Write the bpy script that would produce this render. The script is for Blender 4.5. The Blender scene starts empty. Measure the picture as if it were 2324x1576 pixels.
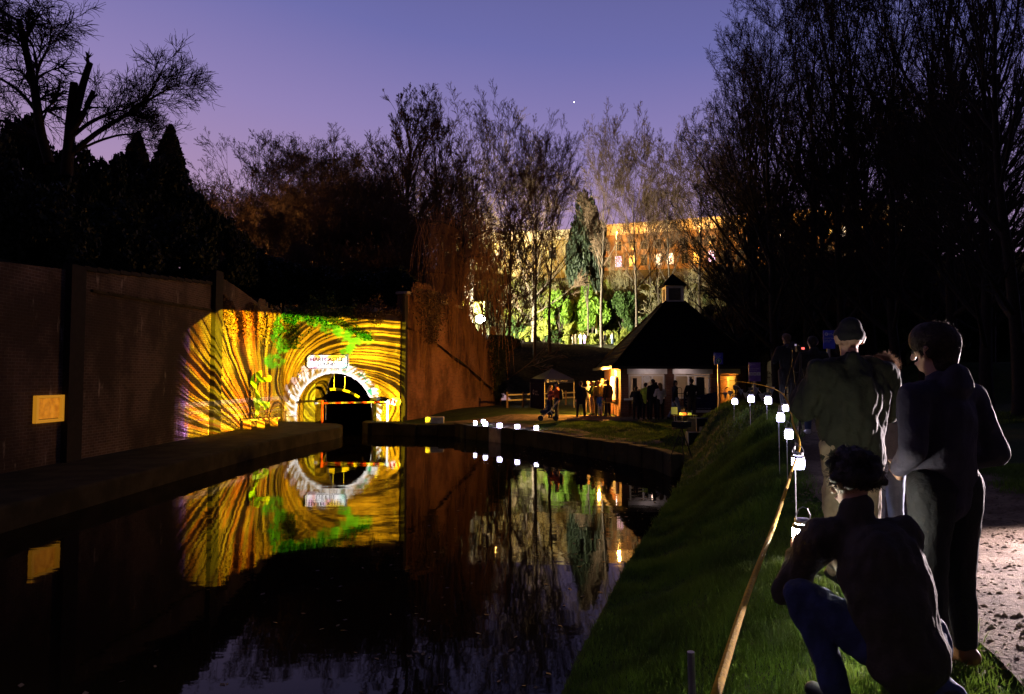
import bpy, math, random
import numpy as np
from mathutils import Vector, Matrix, noise as mnoise
R = math.radians
random.seed(7); rng = np.random.default_rng(7)
scene = bpy.context.scene
# ------------------------------------------------------------------ camera
F, CX, CY, CAMZ, TILT = 1550.0, 1162.0, 788.0, 2.8, R(2.66)
cam_d = bpy.data.cameras.new('camera'); cam = bpy.data.objects.new('camera', cam_d)
scene.collection.objects.link(cam); scene.camera = cam
cam.location = (0, 0, CAMZ); cam.rotation_euler = (R(90) + TILT, 0, 0)
cam_d.lens = 24.0; cam_d.sensor_width = 36.0; cam_d.clip_start = .05; cam_d.clip_end = 2000
# ------------------------------------------------------------------ world: dusk sky
world = bpy.data.worlds.new('World'); scene.world = world; world.use_nodes = True
wt = world.node_tree; wt.nodes.clear()
def wn(t, **k):
    n = wt.nodes.new(t)
    for a, b in k.items(): setattr(n, a, b)
    return n
w_out = wn('ShaderNodeOutputWorld'); w_bg = wn('ShaderNodeBackground'); w_tc = wn('ShaderNodeTexCoord')
w_sp = wn('ShaderNodeSeparateXYZ'); w_r = wn('ShaderNodeValToRGB'); w_m = wn('ShaderNodeMath', operation='MULTIPLY_ADD')
w_n = wn('ShaderNodeTexNoise'); w_n.inputs['Scale'].default_value = 1.6; w_n.inputs['Detail'].default_value = 2
wt.links.new(w_tc.outputs['Generated'], w_sp.inputs[0]); wt.links.new(w_tc.outputs['Generated'], w_n.inputs['Vector'])
w_a = wn('ShaderNodeMath', operation='MULTIPLY_ADD'); w_a.inputs[1].default_value = .10
wt.links.new(w_sp.outputs[0], w_a.inputs[0]); wt.links.new(w_sp.outputs[2], w_a.inputs[2])      # pinker to the left
w_m.inputs[1].default_value = .05; wt.links.new(w_n.outputs['Fac'], w_m.inputs[0]); wt.links.new(w_a.outputs[0], w_m.inputs[2])
wt.links.new(w_m.outputs[0], w_r.inputs[0])
w_lo = wn('ShaderNodeMapRange'); w_lo.inputs[1].default_value = -.06; w_lo.inputs[2].default_value = 0.0; wt.links.new(w_sp.outputs[2], w_lo.inputs[0])
w_mx = wn('ShaderNodeMix', data_type='RGBA'); w_mx.inputs[6].default_value = (.01, .008, .01, 1)
wt.links.new(w_lo.outputs[0], w_mx.inputs[0]); wt.links.new(w_r.outputs[0], w_mx.inputs[7]); wt.links.new(w_mx.outputs[2], w_bg.inputs[0]); wt.links.new(w_bg.outputs[0], w_out.inputs[0])
cr = w_r.color_ramp
_ramp = ((0.0, (.68, .40, .44)), (1.0, (.012, .014, .045)), (.14, (.56, .34, .45)), (.25, (.41, .275, .47)), (.36, (.285, .225, .48)), (.48, (.155, .155, .41)), (.75, (.04, .045, .15)))
cr.elements[0].color = (*_ramp[0][1], 1); cr.elements[1].color = (*_ramp[1][1], 1)
for p, c in _ramp[2:]:
    e = cr.elements.new(p); e.color = (*c, 1)
w_bk = wn('ShaderNodeMapRange'); w_bk.inputs[1].default_value = -.5; w_bk.inputs[2].default_value = .3; w_bk.inputs[3].default_value = .12; w_bk.inputs[4].default_value = 1.0
wt.links.new(w_sp.outputs[1], w_bk.inputs[0]); wt.links.new(w_bk.outputs[0], w_bg.inputs[1])      # the sky away from the afterglow is darker
scene.view_settings.view_transform = 'Standard'; scene.view_settings.look = 'None'
scene.view_settings.exposure = 0.0; scene.view_settings.gamma = 1.0
scene.render.engine = 'CYCLES'
cy = scene.cycles; cy.use_denoising = True; cy.max_bounces = 7; cy.diffuse_bounces = 3; cy.glossy_bounces = 3
cy.transmission_bounces = 4; cy.transparent_max_bounces = 6; cy.caustics_reflective = False; cy.caustics_refractive = False
cy.sample_clamp_indirect = 4.0; cy.use_adaptive_sampling = True

# ------------------------------------------------------------------ helpers
COL = scene.collection
def P(px, py, Y):
    a, b = (px - CX) / F, (CY - py) / F
    d = (a, math.cos(TILT) - b * math.sin(TILT), math.sin(TILT) + b * math.cos(TILT))
    s = Y / d[1]
    return Vector((d[0] * s, Y, CAMZ + d[2] * s))
def tag(o, label=None, cat=None, group=None, kind=None):
    for k, v in (('label', label), ('category', cat), ('group', group), ('kind', kind)):
        if v: o[k] = v
    return o
def empty(name, loc, rz=0, label=None, cat=None, group=None):
    o = bpy.data.objects.new(name, None); COL.objects.link(o); o.empty_display_size = .2
    o.location = loc; o.rotation_euler = (0, 0, rz); return tag(o, label, cat, group)
def fast_mesh(name, V, Fa, smooth=False):
    """V (n,3) array, Fa list of (m,k) int arrays"""
    me = bpy.data.meshes.new(name); V = np.asarray(V, dtype=np.float32)
    me.vertices.add(len(V)); me.vertices.foreach_set('co', V.ravel())
    if not isinstance(Fa, list): Fa = [Fa]
    Fa = [np.asarray(f, dtype=np.int32) for f in Fa if len(f)]
    nl = sum(f.size for f in Fa); npo = sum(len(f) for f in Fa)
    me.loops.add(nl); me.loops.foreach_set('vertex_index', np.concatenate([f.ravel() for f in Fa]))
    tot = np.concatenate([np.full(len(f), f.shape[1], dtype=np.int32) for f in Fa])
    me.polygons.add(npo); me.polygons.foreach_set('loop_start', np.concatenate([[0], np.cumsum(tot)[:-1]]).astype(np.int32))
    me.polygons.foreach_set('loop_total', tot)
    if smooth: me.polygons.foreach_set('use_smooth', np.ones(npo, dtype=bool))
    me.update(calc_edges=True); me.validate(); return me
def link(name, me, mat=None, parent=None):
    o = bpy.data.objects.new(name, me); COL.objects.link(o)
    if mat and not me.materials: me.materials.append(mat)
    if parent: o.parent = parent
    return o
class MB:
    def __init__(s): s.v = []; s.f = []
    def add(s, vs, fs):
        n = len(s.v); s.v += [tuple(v) for v in vs]; s.f += [tuple(i + n for i in f) for f in fs]; return s
    def box(s, c, d, rz=0, M=None):
        x, y, z = d[0] / 2, d[1] / 2, d[2] / 2; c = Vector(c); q = M or Matrix.Rotation(rz, 3, 'Z')
        vs = [c + q @ Vector((a * x, b * y, e * z)) for a in (-1, 1) for b in (-1, 1) for e in (-1, 1)]
        return s.add(vs, [(0, 1, 3, 2), (4, 6, 7, 5), (0, 4, 5, 1), (2, 3, 7, 6), (0, 2, 6, 4), (1, 5, 7, 3)])
    def bb(s, x0, x1, y0, y1, z0, z1): return s.box(((x0 + x1) / 2, (y0 + y1) / 2, (z0 + z1) / 2), (abs(x1 - x0), abs(y1 - y0), abs(z1 - z0)))
    def bar(s, a, b, w, h):                     # rectangular bar between two points
        a, b = Vector(a), Vector(b); d = b - a; L = d.length; q = d.to_track_quat('X', 'Z').to_matrix()
        return s.box((a + b) / 2, (L, w, h), M=q)
    def tube(s, pts, r, n=6, caps=True):
        pts = [Vector(p) for p in pts]; rs = r if isinstance(r, (list, tuple)) else [r] * len(pts)
        vs = []; fs = []; up = None
        for i, p in enumerate(pts):
            t = (pts[min(i + 1, len(pts) - 1)] - pts[max(i - 1, 0)]).normalized()
            if up is None: up = t.orthogonal().normalized()
            up = (up - t * up.dot(t)); up = up.normalized() if up.length > 1e-6 else t.orthogonal().normalized()
            w = t.cross(up)
            for k in range(n):
                a = 2 * math.pi * k / n; vs.append(p + (up * math.cos(a) + w * math.sin(a)) * rs[i])
        for i in range(len(pts) - 1):
            for k in range(n):
                a, b = i * n + k, i * n + (k + 1) % n; fs.append((a, b, b + n, a + n))
        if caps: fs.append(tuple(range(n - 1, -1, -1))); fs.append(tuple(range((len(pts) - 1) * n, len(pts) * n)))
        return s.add(vs, fs)
    def lathe(s, c, prof, n=16, sx=1, sy=1):     # prof: (r,z)
        c = Vector(c); vs = []; fs = []
        for r, z in prof:
            for k in range(n):
                a = 2 * math.pi * k / n; vs.append(c + Vector((r * math.cos(a) * sx, r * math.sin(a) * sy, z)))
        for i in range(len(prof) - 1):
            for k in range(n):
                a, b = i * n + k, i * n + (k + 1) % n; fs.append((a, b, b + n, a + n))
        fs.append(tuple(range(n - 1, -1, -1))); fs.append(tuple(range((len(prof) - 1) * n, len(prof) * n)))
        return s.add(vs, fs)
    def prism(s, poly, z0, z1):
        n = len(poly); vs = [(x, y, z0) for x, y in poly] + [(x, y, z1) for x, y in poly]
        return s.add(vs, [tuple(range(n - 1, -1, -1)), tuple(range(n, 2 * n))] + [(i, (i + 1) % n, (i + 1) % n + n, i + n) for i in range(n)])
    def slab(s, poly, o, u, v, t):               # polygon in plane (o,u,v) extruded along t
        o, u, v, t = Vector(o), Vector(u), Vector(v), Vector(t); n = len(poly)
        a = [o + u * x + v * y for x, y in poly]; b = [p + t for p in a]
        return s.add(a + b, [tuple(range(n - 1, -1, -1)), tuple(range(n, 2 * n))] + [(i, (i + 1) % n, (i + 1) % n + n, i + n) for i in range(n)])
    def capsule(s, a, b, ra, rb, flat=(1, 1, 1), n=14):
        a, b = Vector(a), Vector(b); d = b - a; L = d.length
        q = d.to_track_quat('Z', 'Y').to_matrix() if L > 1e-6 else Matrix.Identity(3)
        prof = []
        for k in range(5): t = math.pi / 2 * (1 - k / 4); prof.append((ra * math.cos(t) + 1e-4, -ra * math.sin(t)))
        for k in range(5): t = math.pi / 2 * k / 4; prof.append((rb * math.cos(t) + 1e-4, L + rb * math.sin(t)))
        vs = []
        for r, z in prof:
            for k in range(n):
                an = 2 * math.pi * k / n; o = q @ Vector((r * math.cos(an), r * math.sin(an), z if z < 0 else (z - L if z > L else 0)))
                axis = a + d * (0 if z < 0 else min(z, L) / max(L, 1e-6))
                vs.append(axis + Vector((o.x * flat[0], o.y * flat[1], o.z * flat[2])))
        fs = [(i * n + k, i * n + (k + 1) % n, (i + 1) * n + (k + 1) % n, (i + 1) * n + k) for i in range(len(prof) - 1) for k in range(n)]
        fs += [tuple(range(n - 1, -1, -1)), tuple(range((len(prof) - 1) * n, len(prof) * n))]
        return s.add(vs, fs)
    def build(s, name, mat, parent=None, smooth=False):
        me = bpy.data.meshes.new(name); me.from_pydata([tuple(v) for v in s.v], [], s.f); me.update()
        if smooth: me.polygons.foreach_set('use_smooth', [True] * len(me.polygons))
        return link(name, me, mat, parent)
def text_obj(name, s, size, mat, loc, rot, parent, align='LEFT', ext=.002, bold=0):
    c = bpy.data.curves.new(name, 'FONT'); c.body = s; c.size = size; c.extrude = ext; c.offset = bold; c.align_x = align; c.align_y = 'CENTER'
    o = bpy.data.objects.new(name + '_tmp', c); COL.objects.link(o)
    dg = bpy.context.evaluated_depsgraph_get(); me = bpy.data.meshes.new_from_object(o.evaluated_get(dg)); me.name = name
    bpy.data.objects.remove(o); bpy.data.curves.remove(c)
    t = link(name, me, None, parent); me.materials.clear(); me.materials.append(mat); t.location = loc; t.rotation_euler = rot; return t
# ------------------------------------------------------------------ materials
class E:
    """tiny expression layer over Math nodes"""
    nt = None
    def __init__(s, sock): s.s = sock
    @staticmethod
    def m(op, *a, clamp=False):
        n = E.nt.nodes.new('ShaderNodeMath'); n.operation = op; n.use_clamp = clamp
        for i, x in enumerate(a):
            if isinstance(x, E): E.nt.links.new(x.s, n.inputs[i])
            else: n.inputs[i].default_value = x
        return E(n.outputs[0])
    def __add__(s, o): return E.m('ADD', s, o)
    __radd__ = __add__
    def __sub__(s, o): return E.m('SUBTRACT', s, o)
    def __rsub__(s, o): return E.m('SUBTRACT', o, s)
    def __mul__(s, o): return E.m('MULTIPLY', s, o)
    __rmul__ = __mul__
    def __truediv__(s, o): return E.m('DIVIDE', s, o)
    def __rtruediv__(s, o): return E.m('DIVIDE', o, s)
    def __neg__(s): return E.m('MULTIPLY', s, -1.0)
def emin(a, b): return E.m('MINIMUM', a, b)
def emax(a, b): return E.m('MAXIMUM', a, b)
def sstep(x, a, b):
    n = E.nt.nodes.new('ShaderNodeMapRange'); n.interpolation_type = 'SMOOTHSTEP'
    E.nt.links.new(x.s, n.inputs[0]); n.inputs[1].default_value = a; n.inputs[2].default_value = b; return E(n.outputs[0])
def vec(x, y, z=0.0):
    n = E.nt.nodes.new('ShaderNodeCombineXYZ')
    for i, a in enumerate((x, y, z)):
        if isinstance(a, E): E.nt.links.new(a.s, n.inputs[i])
        else: n.inputs[i].default_value = a
    return E(n.outputs[0])
def noise(v, scale, detail=3, rough=.5):
    n = E.nt.nodes.new('ShaderNodeTexNoise'); E.nt.links.new(v.s, n.inputs['Vector'])
    n.inputs['Scale'].default_value = scale; n.inputs['Detail'].default_value = detail; n.inputs['Roughness'].default_value = rough
    return E(n.outputs['Fac'])
def mixc(f, a, b):
    n = E.nt.nodes.new('ShaderNodeMix'); n.data_type = 'RGBA'
    if isinstance(f, E): E.nt.links.new(f.s, n.inputs[0])
    else: n.inputs[0].default_value = f
    for i, c in ((6, a), (7, b)):
        if isinstance(c, E): E.nt.links.new(c.s, n.inputs[i])
        else: n.inputs[i].default_value = (*c, 1)
    return E(n.outputs[2])
MATS = {}
def mat_base(name):
    m = bpy.data.materials.new(name); m.use_nodes = True; E.nt = m.node_tree
    return m, m.node_tree.nodes['Principled BSDF']
def coords(kind='Object'):
    n = E.nt.nodes.new('ShaderNodeTexCoord'); return E(n.outputs[kind])
def wpos():
    n = E.nt.nodes.new('ShaderNodeNewGeometry'); return E(n.outputs['Position'])
def bump(b, h, strength, dist=.02):
    n = E.nt.nodes.new('ShaderNodeBump'); n.inputs['Strength'].default_value = strength; n.inputs['Distance'].default_value = dist
    E.nt.links.new(h.s, n.inputs['Height']); E.nt.links.new(n.outputs[0], b.inputs['Normal'])
def simple(name, col, rough=.7, metal=0.0, var=.25, nscale=6.0, bmp=.25, bscale=30.0, emit=None, estr=0.0, space='Object', col2=None, spec=.3):
    m, b = mat_base(name); c = coords(space)
    dark = col2 or tuple(x * (1 - var) for x in col)
    n = noise(c, nscale, 4)
    E.nt.links.new(mixc(sstep(n, .35, .65), dark, col).s, b.inputs['Base Color'])
    b.inputs['Roughness'].default_value = rough; b.inputs['Metallic'].default_value = metal
    b.inputs['Specular IOR Level'].default_value = spec
    if bmp: bump(b, noise(c, bscale, 4), bmp, .01)
    if emit: b.inputs['Emission Color'].default_value = (*emit, 1); b.inputs['Emission Strength'].default_value = estr
    MATS[name] = m; return m
def leafmat(name, col, col2, trans=.3):
    m, b = mat_base(name)
    c = wpos(); n = noise(c, 1.3, 3)
    colr = mixc(sstep(n, .3, .7), col, col2)
    E.nt.links.new(colr.s, b.inputs['Base Color']); b.inputs['Roughness'].default_value = .6; b.inputs['Specular IOR Level'].default_value = .25
    t = E.nt.nodes.new('ShaderNodeBsdfTranslucent'); E.nt.links.new(colr.s, t.inputs[0])
    mx = E.nt.nodes.new('ShaderNodeMixShader'); mx.inputs[0].default_value = trans
    out = E.nt.nodes['Material Output']
    E.nt.links.new(b.outputs[0], mx.inputs[1]); E.nt.links.new(t.outputs[0], mx.inputs[2]); E.nt.links.new(mx.outputs[0], out.inputs[0])
    MATS[name] = m; return m
def brick(name, axis, c1, c2, mortar, stain=.35, scale=1.0):
    """axis: 'x' wall lies in the y-z plane, 'y' wall in the x-z plane, or a unit direction along the wall"""
    m, b = mat_base(name); p = wpos()
    sp = E.nt.nodes.new('ShaderNodeSeparateXYZ'); E.nt.links.new(p.s, sp.inputs[0]); x, y, z = (E(sp.outputs[i]) for i in range(3))
    u = y if axis == 'x' else (x if axis == 'y' else x * axis[0] + y * axis[1])
    v = vec(u, z, 0.0)
    n = E.nt.nodes.new('ShaderNodeTexBrick'); E.nt.links.new(v.s, n.inputs['Vector'])
    n.inputs['Scale'].default_value = scale; n.inputs['Brick Width'].default_value = .24; n.inputs['Row Height'].default_value = .085
    n.inputs['Mortar Size'].default_value = .008; n.inputs['Mortar Smooth'].default_value = .3; n.inputs['Bias'].default_value = -.1
    n.inputs['Color1'].default_value = (*c1, 1); n.inputs['Color2'].default_value = (*c2, 1); n.inputs['Mortar'].default_value = (*mortar, 1)
    colr = E(n.outputs['Color'])
    soot = sstep(noise(vec(u * .5, z * .35), 1.0, 5, .6), .38, .62)
    colr = mixc(soot * .8, colr, tuple(k * .28 for k in c2))
    lime = sstep(noise(vec(u * 2.2, z * .55), 1.0, 6, .65), .60, .74)
    colr = mixc(lime * stain, colr, (.42, .38, .34))
    E.nt.links.new(colr.s, b.inputs['Base Color']); b.inputs['Roughness'].default_value = .85; b.inputs['Specular IOR Level'].default_value = .2
    h = E(n.outputs['Fac']) * -1.0 + noise(v, 25, 4) * .6 + noise(v, 3.0, 3) * .8
    bump(b, h, .8, .015); MATS[name] = m; return m
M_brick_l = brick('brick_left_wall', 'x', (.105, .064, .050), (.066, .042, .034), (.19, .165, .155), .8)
M_brick_p = brick('brick_portal', 'y', (.42, .25, .17), (.30, .17, .11), (.30, .27, .22), .5)
M_brick_w = brick('brick_wing', (.37, .93), (.30, .125, .07), (.20, .085, .05), (.26, .20, .15), .35)
M_brick_t = brick('brick_barrel', 'x', (.20, .12, .08), (.12, .07, .05), (.2, .17, .14), .3)
M_brick_h = brick('brick_hut', (.9, .43), (.22, .09, .05), (.15, .06, .04), (.22, .18, .15), .2)
M_brick_b = brick('brick_far', 'y', (.36, .22, .13), (.28, .17, .10), (.3, .24, .18), .1)
M_dark = simple('black_brick', (.018, .015, .013), .95)  # one even near-black tone for the buttress strips, copings and posts
M_stone = simple('pale_sandstone', (.46, .42, .36), .85, var=.4, nscale=3, bmp=.6, bscale=14, space='Object')
M_ledge = simple('mossy_stone', (.055, .048, .026), .95, nscale=1.6, bmp=.9, bscale=9, space='Object', col2=(.03, .028, .014), spec=.1)
M_conc = simple('grey_concrete', (.24, .23, .21), .85, bmp=.3)
M_white = simple('white_paint', (.75, .74, .70), .5, var=.1, bmp=.05)
M_cream = simple('cream_render', (.62, .55, .42), .8, var=.1, bmp=.1)
M_black = simple('black_paint', (.012, .012, .013), .5, var=.2, bmp=.05)
M_blacktext = simple('black_lettering', (.01, .01, .012), .6, bmp=0)
M_whitetext = simple('white_lettering', (.8, .8, .85), .6, bmp=0)
M_red = simple('red_paint', (.55, .06, .04), .45, bmp=.1)
M_yellow = simple('yellow_paint', (.7, .55, .10), .5, bmp=.1)
M_galv = simple('galvanised_steel', (.42, .42, .44), .4, metal=.8, bmp=.1)
M_wood = simple('weathered_wood', (.22, .14, .08), .8, bmp=.5, bscale=18)
M_slate = simple('dark_roof_tiles', (.009, .008, .008), .95, bmp=.6, bscale=12, spec=.05)
M_navy = simple('navy_fabric', (.010, .014, .075), .8, bmp=.2)
M_navysign = simple('navy_sign_face', (.05, .07, .65), .5, bmp=0)
M_purplesign = simple('purple_sign_face', (.24, .13, .48), .5, bmp=0)
M_greensign = simple('green_disc', (.02, .28, .10), .5, bmp=0)
M_green_light = simple('painted_green_light', (.16, .42, .05), .6, bmp=.1)  # green light on the sculpture, put into its base colour
M_rope = simple('yellow_rope', (.62, .36, .01), .9, nscale=60, bmp=.8, bscale=160)
M_bark = simple('bark', (.070, .050, .036), .9, var=.4, nscale=4, bmp=.5, bscale=20)
M_barkpale = simple('pale_bark', (.30, .25, .14), .9, var=.4, nscale=3, bmp=.5, bscale=20)
M_twig = simple('twigs', (.115, .068, .040), .9, bmp=0)
M_barkdark = simple('dark_bark', (.020, .016, .013), .95, var=.4, nscale=4, bmp=.3, bscale=20)
M_strand = simple('hanging_strands', (.34, .17, .07), .9, bmp=0)
M_skin = simple('skin', (.50, .29, .20), .5, var=.08, bmp=.05, nscale=20)
M_glass = simple('lantern_glow', (.8, .8, .85), .4, var=0, bmp=0, emit=(.70, .66, 1.0), estr=28.0)
M_glass3 = simple('held_lantern_glow', (.8, .8, .85), .4, var=0, bmp=0, emit=(.95, .95, .8), estr=300.0)
M_glass2 = simple('paper_bag_glow', (.8, .8, .85), .4, var=0, bmp=0, emit=(.74, .68, 1.0), estr=22.0)
leafmat('leaf_dark', (.022, .030, .014), (.010, .014, .007), .1)
leafmat('leaf_hedge', (.34, .36, .07), (.15, .16, .03), .3)
leafmat('leaf_bright', (.22, .36, .04), (.11, .19, .02), .35)
leafmat('leaf_ivy', (.07, .12, .03), (.035, .06, .015), .25)
leafmat('leaf_brown', (.16, .10, .05), (.09, .055, .03), .2)
leafmat('grass_blade', (.12, .20, .022), (.05, .085, .012), .35)
def cloth(name, col): return simple('cloth_' + name, col, .85, var=.25, nscale=9, bmp=.5, bscale=60)
def ground_mat(name, ca, cb, sc=2.0, bs=.6, bsc=18, cc=None):
    m, b = mat_base(name); p = wpos()
    c = mixc(sstep(noise(p, sc, 5, .6), .35, .65), ca, cb)
    if cc: c = mixc(sstep(noise(p, sc * 7, 4), .5, .7), c, cc)
    E.nt.links.new(c.s, b.inputs['Base Color']); b.inputs['Roughness'].default_value = .95; b.inputs['Specular IOR Level'].default_value = .1
    bump(b, noise(p, bsc, 6, .7), bs, .05); MATS[name] = m; return m
M_grass = ground_mat('turf', (.035, .062, .012), (.022, .040, .009), 1.2, .8, 14, (.05, .05, .02))
M_hill = ground_mat('hill_soil', (.05, .045, .02), (.02, .022, .01), .5, .8, 4, (.07, .07, .025))
M_path = ground_mat('gravel', (.22, .165, .12), (.11, .08, .058), 3.0, 1.0, 26, (.09, .07, .05))
def water_mat():
    m, b = mat_base('canal_water'); p = wpos()
    b.inputs['Base Color'].default_value = (.010, .007, .003, 1); b.inputs['Roughness'].default_value = .025; b.inputs['IOR'].default_value = 1.18
    sp = E.nt.nodes.new('ShaderNodeSeparateXYZ'); E.nt.links.new(p.s, sp.inputs[0]); x, y = E(sp.outputs[0]), E(sp.outputs[1])
    h = noise(vec(x * .7, y * 1.5), 1.0, 3, .45) * .8 + noise(vec(x * 3.2, y * 7.0), 1.0, 2, .5) * .10
    bump(b, h, .045, .08); return m
M_water = water_mat()
# ------------------------------------------------------------------ terrain
EDGE = [(-14, -3.0), (-6, -1.6), (0, -.6), (4, 0.0), (6, .55), (8.7, 1.39), (11.3, 2.3), (16, 3.9), (19.5, 4.9), (21.2, 4.75), (24, 3.45), (28.8, .93),
        (32.3, -1.9), (33.6, -2.5), (34.1, -4.6), (34.9, -6.9), (35.7, -7.35), (37.0, -7.45), (37.9, -6.4), (38.0, -5.85), (50, -1.0), (58, -1.9)]
EY = np.array([e[0] for e in EDGE], float); EX = np.array([e[1] for e in EDGE], float)
def xe(Y): return np.interp(Y, EY, EX)
ANCH = np.array([(-5, 36, .5), (-2, 33.5, .58), (0, 32, .75), (.93, 29.3, .66), (3.4, 25, .62), (4.9, 21.8, .6), (1.5, 36, .95), (5, 34, .95), (9, 33, .95), (13, 34, 1.1),
    (3, 45, .95), (-1, 49, .9), (12, 48, 1.4), (8, 46, 1.0), (2.5, 0, 1.33), (.8, -2, 1.25), (2.9, 4, 1.33), (1.6, 3, 1.3), (1.9, 4.5, 1.22), (3.2, 7, 1.28), (2.6, 7, 1.1), (4.2, 10, 1.42),
    (4.9, 12.3, 1.75), (5.15, 13.9, 2.05), (6.9, 14.8, 1.6), (5.35, 15.2, 2.1), (5.75, 17.5, 2.1), (6.6, 19, 2.0), (7.6, 23, 1.95), (8.4, 25.2, 1.95), (9.5, 27, 1.5), (6.6, 22.5, .95), (6.6, 26, .75), (4, 24.6, .65),
    (8.3, 29.5, .95), (5, 29, .85), (6.3, 5, 1.4), (8, 9, 1.5), (14, 9, 1.9), (18, 16, 3.2), (12, 20, 2.0), (13, 27, 1.5), (20, 30, 3.5), (20, 45, 3.5), (3, 30, .85), (0.5, 40, .95), (30, 20, 7), (30, 45, 7), (35, 5, 7)])
def gz(x, Y):
    x = np.asarray(x, float); Y = np.asarray(Y, float)
    d2 = (x[..., None] - ANCH[:, 0]) ** 2 + (Y[..., None] - ANCH[:, 1]) ** 2 + .15
    w = d2 ** -2.2; z = (w * ANCH[:, 2]).sum(-1) / w.sum(-1)
    wd = np.interp(Y, [0, 16, 19, 22], [1.9, 2.4, 1.6, .25]); ez = np.interp(Y, [0, 16, 20, 33, 34, 38], [.35, .4, .5, .58, .5, .5])
    t = np.clip((x - xe(Y)) / wd, 0, 1); t = t * t * (3 - 2 * t)
    return ez * (1 - t) + z * t
def G(x, Y): return float(gz(np.array([x]), np.array([Y]))[0])
HPX = [37, 50, 60, 80, 100, 106, 109, 124, 137, 152, 400]
def hz(x, Y):
    x = np.asarray(x, float); Y = np.asarray(Y, float)
    r = np.interp(Y, [49.5, 61.5, 71, 76, 100, 106, 108.5, 124, 137, 152, 500], [.95, 1.25, 6.5, 6.9, 7.75, 8.0, 8.6, 20.5, 24.5, 26.5, 40]) - np.clip(x - 3, 0, 14) * .09 * np.clip((Y - 61) / 9, 0, 1) * np.clip((104 - Y) / 20, 0, 1)
    l = np.interp(Y, [36, 50, 75, 91, 108, 130, 150, 500], [5.9, 6.5, 8.3, 9.6, 16, 23.5, 27, 40])
    t = np.clip((x + 7) / 8, 0, 1); t = t * t * (3 - 2 * t); z = l * (1 - t) + r * t
    rr = np.clip(x - 16, 0, None) * .22 * np.clip((150 - Y) / 80, 0, 1)
    ll = np.clip(-12.6 - x, 0, 30) * .28 * np.clip((70 - Y) / 30, 0, 1)
    return z + rr + ll
def Hz(x, Y): return float(hz(np.array([x]), np.array([Y]))[0])
def rows_mesh(name, rows_y, xfun, zfun, cols, mat, amp=.0):
    """grid: row i at y, columns at xfun(y,cols)"""
    Yv = np.asarray(rows_y, float); n, m = len(Yv), len(cols)
    X = np.stack([xfun(y, cols) for y in Yv]); YY = np.repeat(Yv[:, None], m, 1); Z = zfun(X, YY)
    if amp: Z = Z + amp * np.sin(X * 7.3 + YY * 3.1) * np.sin(YY * 5.9 - X * 2.2) * .5 + rng.normal(0, amp * .4, Z.shape)
    V = np.stack([X, YY, Z], -1).reshape(-1, 3)
    a = np.arange(n * m).reshape(n, m); Fc = np.stack([a[:-1, :-1], a[:-1, 1:], a[1:, 1:], a[1:, :-1]], -1).reshape(-1, 4)
    return link(name, fast_mesh(name, V, Fc, True), mat)
ry = sorted(set(list(np.arange(-14, 2, 1.0)) + list(np.arange(2, 14, .2)) + list(np.arange(14, 36, .4)) + list(EY) + list(np.arange(36, 58.1, 1.0))))
cc = np.concatenate([[0, 0.001], np.arange(.12, 6, .16), np.arange(6, 14, .5), np.arange(14, 40, 2), [50, 70, 110]])
def gzz(X, Y):
    Z = gz(X, Y); Z[:, 0] = -1.0; return Z
tag(rows_mesh('ground', ry, lambda y, c: xe(y) + c, gzz, cc, M_grass), kind='structure')
ry = sorted(set(list(np.arange(50, 160, 2.0)) + list(np.arange(165, 420, 15))))
tag(rows_mesh('hillside', ry, lambda y, c: -110 + 260 * c, hz, np.linspace(0, 1, 100), M_hill, .15), kind='structure')
def hx(y, c): return -110 + (np.interp(y, [37, 38, 50], [-5.4, -5.4, -.6]) + 110) * c
tag(rows_mesh('upper_bank', [37.55, 38.5, 40, 41.5, 43, 44.5, 46, 47.5, 49, 50.2], hx, hz, np.linspace(0, 1, 90) ** .7, M_hill, .1), kind='structure')
ry = np.arange(-14, 38, 1.5)
tag(rows_mesh('wooded_bank', list(ry) + [37.55], lambda y, c: -12.9 - 60 * c, lambda X, Y: np.interp(Y, [0, 19, 28, 37], [5.0, 5.5, 6.4, 5.9]) + np.clip(-12.9 - X, 0, 30) * .3, np.linspace(0, 1, 30), M_hill, .1), kind='structure')
w = MB(); w.bb(-14, 8, -16, 37, -.02, 0); w.bb(-11.9, -7.2, 37, 70, -.02, 0.0)
wo = link('water', fast_mesh('water', [(-14, -16, 0), (9, -16, 0), (9, 37, 0), (-14, 37, 0), (-14, 37, 0), (-7, 37, 0), (-7, 66, 0), (-14, 66, 0)], [[(0, 1, 2, 3), (4, 5, 6, 7)]]), M_water)
tag(wo, kind='structure')
tag(link('canal_bed', fast_mesh('canal_bed', [(-14, -16, -.98), (9, -16, -.98), (9, 66, -.98), (-14, 66, -.98)], [[(0, 1, 2, 3)]]), M_ledge), kind='structure')
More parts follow.
